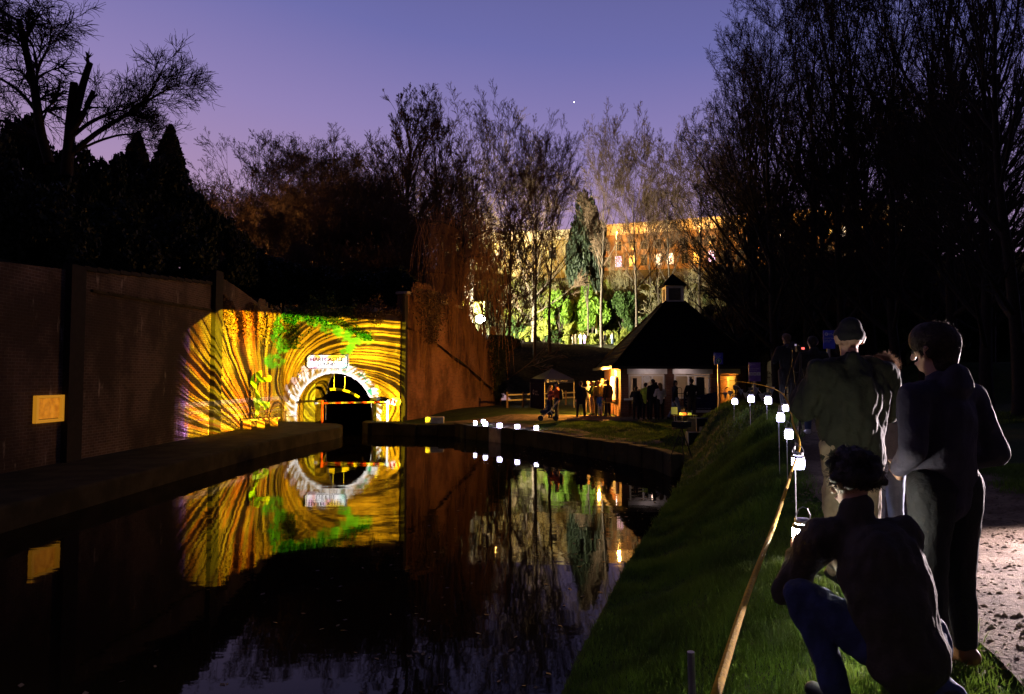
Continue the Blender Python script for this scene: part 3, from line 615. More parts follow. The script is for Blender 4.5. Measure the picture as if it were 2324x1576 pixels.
def person(label, loc, yaw, h, top, legs, hair=(.03, .02, .015), style='short', pose=None, vox=.022, hat=None, shoe=None, bulk=1.0, legbulk=1.0, hem=.0, skirt=None, hood=False, bag=None, group=None, dz=0.0, headk=1.0, cat='person', handdir=None, name='person', curlyhair=False, disp=0.0):
    J = {k: Vector(v) for k, v in BASE.items()}
    for k, v in (pose or {}).items(): J[k] = Vector(v)
    S = h / 1.75; f = J['face'].normalized(); rt = f.cross(Vector((0, 0, 1))).normalized(); up = rt.cross(f)
    hc = J['hea']; bm = MB(); hk = headk
    bm.capsule(J['pel'], J['che'], .125, .14, (1, .68, 1)).capsule(J['che'], J['nec'] - Vector((0, 0, .05)), .13, .09, (1, .65, 1)).capsule(J['nec'] - Vector((0, 0, .04)), hc - up * .04, .058, .055)
    hp = lambda x, y, z: hc + rt * x * hk + f * y * hk + up * z * hk
    bm.capsule(hp(0, -.018, .03), hp(0, .012, .03), .083 * hk, .08 * hk, (1, 1, 1)).capsule(hp(0, .01, -.02), hp(0, .045, -.065), .066 * hk, .038 * hk)
    bm.capsule(hp(0, .092, .012), hp(0, .108, -.02), .011, .016, n=8).capsule(hp(-.03, .075, .032), hp(.03, .075, .032), .018, .018, n=8).capsule(hp(-.018, .082, -.052), hp(.018, .082, -.052), .011, .011, n=8)
    for s in (-1, 1): bm.capsule(hp(s * .082, -.012, -.015), hp(s * .088, -.02, .02), .014, .02, n=8)
    for s, q in ((1, 'R'), (-1, 'L')):
        bm.capsule(J['s' + q], J['e' + q], .05, .042).capsule(J['e' + q], J['w' + q], .041, .027)
        dv = handdir[q] if handdir and q in handdir else (J['w' + q] - J['e' + q]); hand(bm, J['w' + q], dv, (-s * .9, .45, -.1) if not handdir else (-s, .2, .3), -s)
        bm.capsule(J['h' + q], J['k' + q], .085, .055).capsule(J['k' + q], J['a' + q], .054, .036)
        t = Vector((f.x, f.y, 0)).normalized() if q not in () else f
        bm.capsule(J['a' + q] - Vector((0, 0, .03)), J['a' + q] + t * .14 + Vector((0, 0, -.055)), .036, .03)
    body = link(name, bake(bm, vox if vox > .012 else .0085, 1), M_skin); body.location = (loc[0], loc[1], (loc[2] if len(loc) > 2 else G(loc[0], loc[1])) + dz)
    body.rotation_euler = (0, 0, yaw); body.scale = (S, S, S); tag(body, label, cat, group)
    # jacket
    B = bulk; jk = MB(); pl = J['pel'].lerp(J['che'], -.15 - hem)
    jk.capsule(pl, J['che'], .155 * B, .175 * B, (1, .74, 1)).capsule(J['che'], J['nec'] - Vector((0, 0, .09)), .165 * B, .105 * B, (1, .72, 1))
    jk.capsule(J['sR'] * .55 + J['sL'] * .45, J['sR'], .09 * B, .073 * B).capsule(J['sL'] * .55 + J['sR'] * .45, J['sL'], .09 * B, .073 * B).capsule(J['nec'] - Vector((0, 0, .05)), J['nec'] + (hc - J['nec']) * .15, .075, .07)
    if hood: jk.capsule(J['nec'] - f * .07 - Vector((0, 0, .02)), J['nec'] - f * .08 + up * .03, .09, .07, (1.1, .8, 1))
    for q in 'RL': jk.capsule(J['s' + q], J['e' + q], .075 * B, .062 * B).capsule(J['e' + q], J['w' + q].lerp(J['e' + q], .06), .062 * B, .045 * B)
    link('jacket', bake(jk, vox, 2, disp), top, body)
    tr = MB(); LB = legbulk
    tr.capsule(J['hR'], J['hL'], .115 * LB, .115 * LB, (1, .9, 1)).capsule(J['hR'] * .5 + J['hL'] * .5, J['pel'] + Vector((0, 0, .04)), .12, .125, (1, .75, 1))
    for q in 'RL':
        if skirt == 'shorts': tr.capsule(J['h' + q], J['k' + q].lerp(J['h' + q], .15), .105 * LB, .09 * LB)
        else: tr.capsule(J['h' + q], J['k' + q], .105 * LB, .075 * LB).capsule(J['k' + q], J['a' + q] + (J['k' + q] - J['a' + q]) * .06, .074 * LB, .056 * LB)
    link('trousers', bake(tr, vox, 2, disp * .8), legs, body)
    for q in 'RL':
        sh = MB(); t = Vector((f.x, f.y, 0)).normalized(); a = J['a' + q]
        sh.capsule(a + Vector((0, 0, .01)), a - Vector((0, 0, .035)), .048, .047).capsule(a - Vector((0, 0, .04)) - t * .03, a + t * .15 - Vector((0, 0, .05)), .045, .038)
        link('shoe', bake(sh, min(vox, .018), 1), shoe or M_black, body)
    # hair / hat
    hm = MATS.get('hair%.3f' % hair[0]) or simple('hair%.3f' % hair[0], hair, .7, bmp=.9, bscale=90, var=.5, nscale=40)
    hb = MB()
    if style == 'short': hb.capsule(hp(0, -.03, .045), hp(0, .005, .055), .089 * hk, .085 * hk, (1, 1, 1)).capsule(hp(0, -.06, .0), hp(0, -.045, -.05), .06 * hk, .05 * hk)
    elif style == 'full':
        hb.capsule(hp(0, -.035, .05), hp(0, .015, .07), .104 * hk, .098 * hk).capsule(hp(0, -.06, .01), hp(0, -.055, -.06), .075 * hk, .06 * hk)
        for s in (-1, 1): hb.capsule(hp(s * .07, -.01, .04), hp(s * .078, -.03, -.01), .032, .025)
    elif style == 'curly':
        rr = random.Random(5)
        for k in range(70):
            a, e = rr.uniform(0, 6.28), rr.uniform(-.5, 1.4); v = Vector((math.cos(a) * math.cos(e), math.sin(a) * math.cos(e), math.sin(e)))
            if v.y > .35 and v.z < .55: continue
            q = hp(v.x * .088, v.y * .098 - .025, v.z * .092 + .045); hb.capsule(q, q + Vector((rr.uniform(-1, 1), rr.uniform(-1, 1), rr.uniform(-1, 1))) * .02, .027, .022, n=8)
        hb.capsule(hp(0, -.03, .04), hp(0, .0, .05), .09, .088)
    elif style == 'long':
        hb.capsule(hp(0, -.03, .045), hp(0, .005, .055), .092 * hk, .088 * hk).capsule(hp(0, -.05, .02), hp(0, -.085, -.2), .088, .075, (1.15, .7, 1)).capsule(hp(0, -.085, -.2), hp(0, -.09, -.34), .075, .035, (1.2, .6, 1))
    elif style == 'bun': hb.capsule(hp(0, -.03, .045), hp(0, .005, .055), .089, .085).capsule(hp(0, -.11, .08), hp(0, -.12, .09), .04, .04)
    if hat is None or style in ('long',): link('hair', bake(hb, min(vox, .014), 1, .006 if curlyhair else 0, 40), hm, body)
    if hat is not None:
        ht = MB(); ht.capsule(hp(0, -.015, .055), hp(0, -.02, .085), .098, .075).capsule(hp(0, -.01, .03), hp(0, -.005, .04), .1, .1, (1, 1, .55)); link('hat', bake(ht, min(vox, .014), 1), hat, body)
    if bag is not None:
        g = MB(); g.capsule(J['che'] - Vector((0, .2, -.02)), J['che'] - Vector((0, .2, .22)), .13, .15, (1, .6, 1)); link('backpack', bake(g, vox, 1), bag, body)
    if vox < .013:
        for s in (-1, 1):
            ey = MB().capsule(hp(s * .031, .083, .012), hp(s * .031, .084, .012), .011, .011, n=8).build('eye', M_black, body)
    return body
C_black = cloth('black', (.018, .017, .019)); C_navy = cloth('navy', (.02, .024, .05)); C_olive = cloth('olive', (.020, .021, .012)); C_khaki = cloth('khaki', (.24, .18, .115)); C_brown = cloth('brown', (.072, .058, .042))
C_jean = cloth('denim', (.05, .065, .15)); C_jeanl = cloth('light_denim', (.26, .32, .45)); C_grey = cloth('grey', (.16, .15, .17)); C_white = cloth('white', (.62, .6, .62)); C_red = cloth('orange_red', (.55, .09, .03))
C_maroon = cloth('maroon', (.22, .03, .03)); C_green = cloth('green', (.05, .13, .05)); C_yel = cloth('mustard', (.40, .25, .06)); C_blue = cloth('blue', (.04, .16, .55)); C_hivis = cloth('hi_vis', (.45, .62, .05)); C_purple = cloth('purple', (.35, .2, .65)); C_beige = cloth('beige', (.38, .27, .2)); C_leather = simple('brown_leather', (.22, .10, .04), .5)
C_hood = cloth('dark_hoodie', (.045, .038, .06))
HOLD = dict(eR=(.27, .05, 1.15), eL=(-.27, .05, 1.15), wR=(.10, .30, 1.28), wL=(-.10, .30, 1.28))          # both hands raised in front of the chest
POCK = dict(eR=(.31, -.06, 1.14), eL=(-.31, -.06, 1.14), wR=(.17, .13, .99), wL=(-.17, .13, .99))          # hands in front pockets, elbows out
WALK = dict(kR=(.1, .16, .52), aR=(.1, .22, .09), kL=(-.1, -.04, .49), aL=(-.1, -.28, .12), eR=(.22, -.14, 1.13), wR=(.2, -.12, .88), eL=(-.22, .08, 1.13), wL=(-.2, .24, .93))
def at(px, Y, z=None):
    x = (px - CX) / F * Y * 1.0 / (math.cos(TILT)); x = (px - CX) / F * Y; return (x, Y, G(x, Y) if z is None else z)
# foreground group
q = P(2145, 1100, 3.55)
person('tall dark-haired person in a dark hooded top standing at the right, rim-lit', (q.x, 3.55, 1.33), R(20), 1.74, C_hood, C_black, (.045, .028, .018), 'full', vox=.0115, hood=True, legbulk=1.12, bulk=1.06, shoe=C_leather, disp=.012,
       dz=0.0, pose=dict(POCK, eR=(.285, -.07, 1.09), eL=(-.27, -.05, 1.12), wL=(-.15, .14, 1.0), sR=(.20, 0, 1.385), sL=(-.2, 0, 1.385), wR=(.20, .15, .98), hea=(-.02, .03, 1.615), face=(-.16, .98, -.05)))
q = P(1932, 900, 4.85)
person('man in a dark knitted hat and bulky olive jacket with khaki trousers, back turned', (q.x, 4.85, 1.36), R(5), 1.84, C_olive, C_khaki, (.05, .04, .03), 'short', vox=.0115, hat=C_black, bulk=1.42, legbulk=1.15, hood=True, disp=.032,
       pose=dict(eR=(.33, .05, 1.17), eL=(-.29, .08, 1.17), wR=(.14, .33, 1.30), wL=(-.14, .33, 1.30), sR=(.21, 0, 1.40), sL=(-.21, 0, 1.40), hea=(.01, .03, 1.63), face=(.12, 1, .05)))
q = P(2035, 900, 5.7)
person('woman with tousled fair hair, pale jacket and light jeans between the two standing adults', (q.x - .1, 5.7, 1.36), R(15), 1.63, C_grey, C_jeanl, (.30, .16, .07), 'long', vox=.014, bulk=1.08, disp=.01, pose=dict(POCK, face=(-.5, .8, 0)), headk=1.0)
# crouching man: right knee low, left knee up, arms forward to the lantern
cx0, cy0, cz0 = 1.70, 2.98, 1.33
crouch = dict(pel=(-.02, .0, .33), che=(-.07, .07, .63), nec=(-.12, .15, .83), hea=(-.12, .21, .965), sR=(.05, .11, .75), sL=(-.27, .20, .73), eR=(.08, .34, .44), eL=(-.36, .38, .44), wR=(-.09, .50, .57), wL=(-.27, .50, .575),
              hR=(.08, .04, .32), hL=(-.10, .06, .32), kR=(.12, .40, .17), kL=(-.36, .24, .46), aR=(.2, .02, .08), aL=(-.25, .10, .085), face=(-.35, .9, -.22))
def crouching():
    J = crouch; return person('crouching man with curly dark hair, brown jacket and blue jeans holding a jar lantern', (cx0, cy0, cz0), R(0), 1.78, C_brown, C_jean, (.055, .042, .036), 'curly', vox=.0115, bulk=1.1, legbulk=1.05, curlyhair=True, disp=.024, pose=crouch, hood=False,
                              handdir=dict(R=(-.35, .8, .3), L=(.25, .75, .35)), headk=1.04)
crouching()
# people further along the path and at the hut
Yg = 33.6
person('man in an orange red jacket with a small rucksack standing by the pushchair', at(1264, 33.2), R(75), 1.82, C_red, C_navy, pose=dict(eR=(.22, .12, 1.18), wR=(.08, .34, 1.12), eL=(-.22, .1, 1.18), wL=(-.1, .34, 1.1), face=(-.1, 1, -.2)), bag=C_black)
person('woman in maroon with fair hair leaning in beside the man in orange red', at(1249, 33.7), R(-60), 1.62, C_maroon, C_black, (.45, .26, .09), 'long', pose=dict(HOLD, face=(.1, 1, -.3)))
person('man in a long dark coat seen from behind, alone on the lit path', at(1318, 33.4), R(10), 1.74, C_black, C_black, pose=dict(hR=(.12, 0, .92), hL=(-.12, 0, .92), kR=(.16, 0, .5), kL=(-.16, .02, .5), aR=(.19, 0, .09), aL=(-.18, .02, .09)), hem=.35)
person('person with fair hair and pale grey hooded coat, left in the lit group', at(1334, 35.6), R(160), 1.72, C_grey, C_beige, (.5, .33, .12), 'bun', hood=True)
person('person in a green jacket and beige shorts in the lit group', at(1345, 34.3), R(60), 1.74, C_green, C_beige, skirt='shorts', pose=HOLD)
person('person in a mustard yellow coat with back to the water', at(1357, 34.1), R(25), 1.76, C_yel, C_brown, (.3, .2, .08), 'short')
person('small child in a bright blue top and white trousers between the adults', at(1362, 33.9), R(-30), 1.12, C_blue, C_white, (.5, .33, .12), 'short', headk=1.25, pose=dict(eR=(.25, .1, 1.25), wR=(.1, .25, 1.45)))
person('dark-clothed person with long dark hair nearest the amber lamp', at(1379, 33.7), R(30), 1.80, C_black, C_black, style='long')
person('balding man with amber-lit head behind the lit group', at(1367, 36.3), R(190), 1.86, C_brown, C_brown, (.4, .22, .1), 'short')
person('person in purple grey coat half hidden behind the child in blue', at(1364, 35.4), R(150), 1.6, C_purple, C_black, (.4, .25, .1), 'long')
person('person in black leaning to the first hut window', at(1443, 31.6), R(-10), 1.60, C_black, C_black, style='short', pose=dict(HOLD, che=(0, .1, 1.24), nec=(0, .18, 1.42), hea=(0, .22, 1.56), sR=(.18, .12, 1.36), sL=(-.18, .12, 1.36)))
person('child with amber-lit face looking in at the first hut window', at(1450, 32.3), R(200), 1.35, C_black, C_navy, (.35, .2, .08), headk=1.15)
person('steward in a lime hi-vis waistcoat with reflective trouser bands', at(1465, 31.5), R(-35), 1.70, C_hivis, C_black, style='short', pose=HOLD)
person('tall person in black holding a phone up in front of the hut', at(1482, 31.3), R(5), 1.86, C_black, C_black, pose=dict(eR=(.3, .15, 1.35), wR=(.12, .3, 1.6)))
person('woman with long wavy fair hair, white top and dark trousers', at(1498, 30.9), R(15), 1.68, C_white, C_black, (.26, .15, .06), 'long', pose=HOLD)
person('person in black top and blue jeans striding across the banner', at(1531, 30.6), R(-80), 1.78, C_black, C_jeanl, pose=WALK)
person('tall man in dark top and khaki trousers in front of the navy banner', at(1569, 29.9), R(5), 1.86, C_black, C_brown, pose=POCK)
person('seated musician with lit face beside the small table of gear', at(1556, 26.0), R(85), 1.72, C_black, C_khaki, dz=-.30,
       pose=dict(pel=(0, 0, .52), che=(0, .03, .84), nec=(0, .06, 1.03), hea=(0, .1, 1.19), sR=(.18, .05, .97), sL=(-.18, .05, .97), eR=(.22, .12, .72), eL=(-.22, .12, .72), wR=(.12, .38, .68), wL=(-.12, .38, .68),
                 hR=(.1, .02, .5), hL=(-.1, .02, .5), kR=(.16, .44, .46), kL=(-.16, .44, .46), aR=(.1, .2, .38), aL=(-.1, .3, .38), face=(0, 1, -.35)))
up = [(1300, 104.2, 1.5, C_beige, 'child in a pale beige coat, first of the left pair on the upper path', 'long'), (1306.5, 104.0, 1.6, C_khaki, 'person with pale hair standing close behind the beige child on the upper path', 'long'),
      (1318, 104, 1.75, C_white, 'person in a bright white jacket on the upper path', 'short'), (1327, 104.3, 1.7, C_purple, 'person with purple light painted into the clothes beside the white jacket on the upper path', 'short'),  # the purple figure carries the light's tint in its cloth colour
      (1366, 104.5, 1.7, C_beige, 'tall pale figure before the brick wall on the upper path', 'short'), (1373, 105, 1.7, C_black, 'dark figure standing between pale ones on the upper path', 'short'), (1389.5, 104.3, 1.75, C_white, 'person in white top and pale jeans nearest the hut on the upper path', 'short')]
for px, Y, h, c, lab, st in up:
    x = (px - CX) / F * Y; person(lab, (x, Y, Hz(x, Y) + .12), R(random.uniform(120, 240)), h, c, C_jeanl if 'jeans' in lab else c, (.4, .3, .2), st, vox=.03, group=None)
person('photographer in dark clothes at the tripod, head lit at the edge', at(1787, 14.2), R(10), 1.72, C_black, C_black, (.15, .09, .05), 'short', pose=HOLD)
person('photographer in dark coat and grey jeans with pale shoes behind the hatted man', at(1846, 12.6), R(-8), 1.82, C_black, C_jean, pose=HOLD, shoe=C_white, hood=True)

# ------------------------------------------------------------------ lanterns
def jar(name_label, loc, s=1.0, rz=0, handle=True):
    t = empty('jar_lantern', loc, rz, name_label, 'lantern', 'glowing jar lanterns hung on stakes')
    t.scale = (s, s, s)
    g = MB(); g.lathe((0, 0, 0), [(.040, 0), (.050, .006), (.053, .03), (.053, .085), (.050, .105), (.040, .12)], 14).build('jar', M_glass, t, True)
    MB().lathe((0, 0, 0), [(.041, .121), (.043, .124), (.043, .141), (.040, .144)], 14).build('lid', M_galv, t, True)
    MB().lathe((0, 0, 0), [(.0545, .098), (.0545, .103), (.047, .119), (.045, .119)], 14).build('collar', M_black, t)
    if handle: MB().tube([(-.044, 0, .125), (-.05, 0, .16), (-.03, 0, .195), (0, 0, .205), (.03, 0, .195), (.05, 0, .16), (.044, 0, .125)], .003, 5).build('handle', M_galv, t)
    for k in range(2):
        a = rz + 1.2 + k * 2.4; MB().slab([(-.012, .03), (.012, .035), (.016, .07), (.0, .085), (-.014, .065)], (.054 * math.sin(a), -.054 * abs(math.cos(a)) - .001, 0), (math.cos(a), math.sin(a) * .2, 0), (0, 0, 1), (0, -.001, 0)).build('paper_cutout', M_black, t) if k == 0 else None
    return t
JL = [(1812, 1065, 6.0, 'large white jar lantern on the nearest thin stake'), (1791, 996, 8.8, 'jar lantern on the second stake, in front of the tripod'), (1772, 957, 9.8, 'jar lantern low beside the yellow rope, black cut-out on its side'),
      (1783, 933, 13.0, 'small jar lantern half hidden behind the rope by the photographers'), (1743.5, 917, 13.9, 'jar lantern on the grass crest nearest the photographers'), (1705, 913, 15.2, 'jar lantern on the grass crest below the purple sign'), (1668, 918, 17.5, 'jar lantern farthest left, before the amber doorway')]
for i, (px, py, Y, lab) in enumerate(JL):
    q = P(px, py, Y); jar(lab, q, 1.0 if i < 4 else 1.25, R(20 * i))
    g = G(q.x, q.y); st = empty('lantern_stake', (q.x + .0, q.y + .07, g), 0, 'thin stake of the ' + lab.replace('on the nearest thin stake', 'nearest the camera').replace('on the second stake, ', ''), 'stake', 'metal stakes carrying the jar lanterns')
    hh = q.z + .21 - g
    own(MB().tube([(q.x, q.y + .07, g - .1), (q.x, q.y + .07, q.z + .19), (q.x, q.y + .05, q.z + .225), (q.x, q.y, q.z + .215)], .006, 6).build('rod', M_galv), st)
qh = Vector((cx0 - .19, cy0 + .60, cz0 + .60))
hl = jar('jar lantern held in the hands of the crouching man', qh, 1.0, .4)
next(c for c in hl.children if c.name.startswith('jar')).data.materials[0] = M_glass3
# paper lanterns on the coping
for i, (px, py, lab) in enumerate(((1079, 961, 'square paper lantern nearest the tunnel end of the row'), (1097, 957, 'square paper lantern set back from the row on the path'), (1102, 967, 'square paper lantern just right of the set-back one'), (1134, 970, 'square paper lantern third along the coping edge'),
                               (1174, 976, 'square paper lantern with dark cut-out, second from the right end'), (1217, 982, 'square paper lantern at the right end of the row'))):
    Y = (31.9, 33.6, 31.2, 30.2, 29.4, 28.75)[i]; x = (px - CX) / F * Y; z = G(x, Y) + .02
    if i != 1: z = .64
    t = empty('paper_lantern', (x, Y, z), R(15 * i), lab, 'lantern', 'square paper lanterns along the canal edge')
    t.scale = (.72, .72, .72); MB().box((0, 0, .14), (.21, .21, .26)).build('paper_sides', M_glass2, t); MB().box((0, 0, .006), (.23, .23, .012)).build('base', M_black, t)
    fr = MB()
    for a in (-1, 1):
        for b_ in (-1, 1): fr.box((a * .108, b_ * .108, .14), (.012, .012, .28))
    fr.build('corner_frame', M_galv, t)
# yellow rope
rp = [P(1618, 1600, 1.35), P(1700, 1340, 2.3), P(1765, 1170, 3.9), P(1800, 1060, 5.75), P(1815, 1008, 6.3), P(1800, 962, 8.4), P(1795, 935, 10), P(1775, 893, 12.4), P(1735, 876, 18), P(1690, 868, 24), P(1640, 862, 30), P(1600, 858, 31.4)]
rr_ = curve_pts([tuple(p) for p in rp], 6)
tag(MB().tube(rr_, [.0105 if p[1] < 3 else .011 for p in rr_], 8).build('yellow_rope', M_rope, None, True), 'yellow rope stretched from the near bank along the lantern stakes to the hut', 'rope')
q0 = P(1568, 1480, 2.0); gg = G(q0.x, q0.y)
tag(MB().tube([(q0.x + .03, 2.0, gg - .1), (q0.x, 2.0, q0.z)], .011, 8).build('short_stake', M_galv), 'short bare metal stake in the dark grass at the bottom beside the rope', 'stake')
# floodlight on a stand just beyond the right edge: source of the rim light on the figures and the raking light on the gravel
fl = empty('site_floodlight', (6.6, 7.2, G(6.6, 7.2)), 0, 'work floodlight on a tripod beside the towpath at the far right', 'floodlight'); zf = fl.location.z
for k in range(3):
    a = k * 2.1; own(MB().tube([(6.6, 7.2, zf + .62), (6.6 + .45 * math.cos(a), 7.2 + .45 * math.sin(a), zf)], .014, 6).build('leg', M_black), fl)
own(MB().tube([(6.6, 7.2, zf + .5), (6.6, 7.2, zf + .72)], .016, 6).build('pole', M_black), fl)
own(MB().box((6.64, 7.28, zf + .80), (.32, .12, .24), R(30)).build('lamp_housing', M_black), fl)
def lamp(name, typ, loc, energy, col, size=.05, target=None, spot=None, blend=.4):
    l = bpy.data.lights.new(name, typ); l.energy = energy; l.color = col; l.shadow_soft_size = size
    o = bpy.data.objects.new(name, l); COL.objects.link(o); o.location = loc
    if target is not None: o.rotation_euler = (Vector(target) - Vector(loc)).to_track_quat('-Z', 'Y').to_euler()
    if typ == 'SPOT': l.spot_size = R(spot); l.spot_blend = blend
    return o
lamp('flood_beam', 'SPOT', (6.5, 7.0, zf + .80), 6000, (1.0, .80, .84), .05, (3.0, 3.2, 1.7), 104, 1.0)
# ------------------------------------------------------------------ hut
hx0, hx1, hy0, hy1, hz0, hzt = 5.25, 11.15, 33.0, 38.8, .93, 3.42
hut = empty('canal_hut', (8.2, 35.9, hz0), 0, 'square brick hut with steep dark pyramid roof and white louvred turret', 'building')
wl = MB(); piers = [(5.25, 5.62), (7.42, 7.82), (9.62, 10.0), (10.95, 11.3)]
for a, b_ in piers: wl.bb(a, b_, hy0, hy0 + .35, hz0 - .3, hzt)
wl.bb(5.62, 7.42, hy0 + .12, hy0 + .32, hz0 - .3, hz0 + .9).bb(7.82, 9.62, hy0 + .12, hy0 + .32, hz0 - .3, hz0 + .9)
wl.bb(hx0, hx0 + .25, hy0 + .35, hy1, hz0 - .3, hzt).bb(hx1 - .1, hx1 + .15, hy0 + .35, hy1, hz0 - .3, hzt).bb(hx0 + .25, hx1 - .1, hy1 - .25, hy1, hz0 - .3, hzt)
own(wl.build('wall', M_brick_h), hut)
own(MB().bb(hx0 + .26, hx1 - .12, hy1 - .6, hy1 - .55, hz0, hzt).bb(hx0 + .26, hx1 - .12, hy0 + .4, hy1 - .6, hzt - .05, hzt).bb(hx0 + .26, hx0 + .3, hy0 + .4, hy1 - .6, hz0, hzt - .06).bb(9.75, 9.8, hy0 + .5, hy1 - .6, hz0, hzt - .06).build('inner_lining', M_cream), hut)
own(MB().bb(hx0 + .26, hx1 - .12, hy0 + .33, hy1 - .6, hz0 - .05, hz0 + .02).build('floor', M_conc), hut)
ex0, ex1, ey0, ey1 = 4.75, 11.7, 32.0, 39.6; ax, ay, azr = 8.42, 35.6, 6.75
roof = MB(); t_ = .48
e0 = [(ex0, ey0, 3.36), (ex1, ey0, 3.36), (ex1, ey1, 3.36), (ex0, ey1, 3.36)]; e1 = [(ax - t_, ay - t_, azr), (ax + t_, ay - t_, azr), (ax + t_, ay + t_, azr), (ax - t_, ay + t_, azr)]
N = 16; vs = []; fs = []
for k in range(N + 1):
    f_ = k / N
    for up_ in ((0.0, -.0), (1.0, .035)) if k else ((0.0, 0.0),):
        for a, b_ in zip(e0, e1):
            p = Vector(a).lerp(Vector(b_), f_); p.z += up_[1] - (.0); vs.append(p)
n4 = len(vs) // 4
for i in range(n4 - 1): fs += [(i * 4 + j, i * 4 + (j + 1) % 4, i * 4 + 4 + (j + 1) % 4, i * 4 + 4 + j) for j in range(4)]
fs.append((3, 2, 1, 0)); roof.add(vs, fs); own(roof.build('roof', M_slate), hut)
rg = MB()
for a, b_ in zip(e0, e1): rg.tube([Vector(a) + Vector((0, 0, .04)), Vector(b_) + Vector((0, 0, .04))], .06, 6)
own(rg.build('hip_tiles', M_slate), hut)
gt = MB(); gt.bb(ex0, ex1, ey0 - .08, ey0 + .02, 3.26, 3.40).bb(ex0 - .08, ex0 + .02, ey0, ey1, 3.26, 3.40); own(gt.build('gutter', M_black), hut)
for a, b_ in ((5.62, 7.42), (7.82, 9.62), (10.0, 10.95)):
    fa = own(MB().bb(a - .06, b_ + .06, hy0 - .06, hy0 + .0, hz0 + 2.1, hz0 + 2.36).build('fascia_board', M_white), hut)
def window(x0, x1, z0, z1, nm, mull):
    fr = MB(); y0, y1 = hy0 + .08, hy0 + .16; w_ = .07
    fr.bb(x0, x1, y0, y1, z1 - w_, z1).bb(x0, x1, y0, y1, z0, z0 + w_).bb(x0, x0 + w_, y0, y1, z0 + w_, z1 - w_).bb(x1 - w_, x1, y0, y1, z0 + w_, z1 - w_)
    for k in mull: fr.bb(x0 + (x1 - x0) * k - .03, x0 + (x1 - x0) * k + .03, y0 + .003, y1 - .003, z0 + w_, z1 - w_)
    f_ = own(fr.build(nm, M_white), hut); return f_
window(5.66, 7.38, hz0 + .92, hz0 + 2.06, 'window', (.38, .66)); window(7.86, 9.58, hz0 + .92, hz0 + 2.06, 'window', (.40, .6))
own(MB().bb(5.4, 6.1, hy0 - .14, hy0 + .1, hz0 + .84, hz0 + .92).build('window_sill', M_white), hut)
# posters / round notice inside the first window, dark opening in the second
own(MB().lathe((0, 0, 0), [(.17, 0), (.17, .01)], 24).build('round_notice', M_white), hut); o = bpy.context.scene.objects['round_notice']; o.rotation_euler = (R(90), 0, 0); o.location = (6.55, hy0 + .2, hz0 + 1.85)
own(MB().bb(8.95, 9.35, hy0 + .18, hy0 + .2, hz0 + .95, hz0 + 1.95).bb(8.62, 8.74, hy0 + .18, hy0 + .2, hz0 + .95, hz0 + 1.95).bb(6.0, 6.2, hy0 + .9, hy0 + 1.0, hz0 + .95, hz0 + 1.9).bb(6.9, 7.2, hy0 + .9, hy0 + 1.0, hz0 + .95, hz0 + 1.7).build('display_board', M_black), hut)
dm = MB(); dm.bb(10.02, 10.08, hy0 + .05, hy0 + .2, hz0, hz0 + 2.08).bb(10.86, 10.93, hy0 + .05, hy0 + .2, hz0, hz0 + 2.08).bb(10.02, 10.93, hy0 + .05, hy0 + .2, hz0 + 2.0, hz0 + 2.08); own(dm.build('door_frame', M_wood), hut)
own(MB().box((10.78, hy0 + .55, hz0 + 1.0), (.05, .8, 1.96), R(8)).build('door', M_wood), hut)
own(MB().bb(10.15, 10.42, hy0 + 2.2, hy0 + 2.22, hz0 + 1.3, hz0 + 1.75).build('notice', M_white), hut)
# turret
tw = .46; tu = MB()
tu.bb(ax - tw, ax + tw, ay - tw, ay + tw, azr - .25, azr + .1).bb(ax - tw, ax + tw, ay - tw, ay + tw, azr + .74, azr + .88)
for a in (-1, 1):
    for b_ in (-1, 1): tu.box((ax + a * (tw - .07), ay + b_ * (tw - .07), azr + .42), (.14, .14, .64))
turret = own(tu.build('turret', M_white), hut)
lv = MB()
for k in range(8):
    z = azr + .14 + k * .078
    lv.box((ax, ay - tw + .05, z), (.70, .09, .012), M=Matrix.Rotation(R(-35), 3, 'X')).box((ax - tw + .05, ay, z), (.09, .70, .012), M=Matrix.Rotation(R(35), 3, 'Y'))
lv.bb(ax - tw + .12, ax + tw - .12, ay - tw + .12, ay + tw - .12, azr + .1, azr + .74)
own(lv.build('louvre', M_conc), hut)
own(MB().lathe((0, 0, 0), [(.86, azr + .86), (.84, azr + .92), (.42, azr + 1.22), (.02, azr + 1.56)], 4).build('turret_roof', M_slate), hut); o = bpy.context.scene.objects['turret_roof']; o.location = (ax, ay, 0); o.rotation_euler = (0, 0, R(45))
lamp('hut_inside', 'POINT', (7.3, 35.4, 3.0), 70, (1.0, .62, .48), .25)
lamp('doorway_light', 'POINT', (10.35, 34.6, 2.95), 650, (1.0, .50, .06), .15)
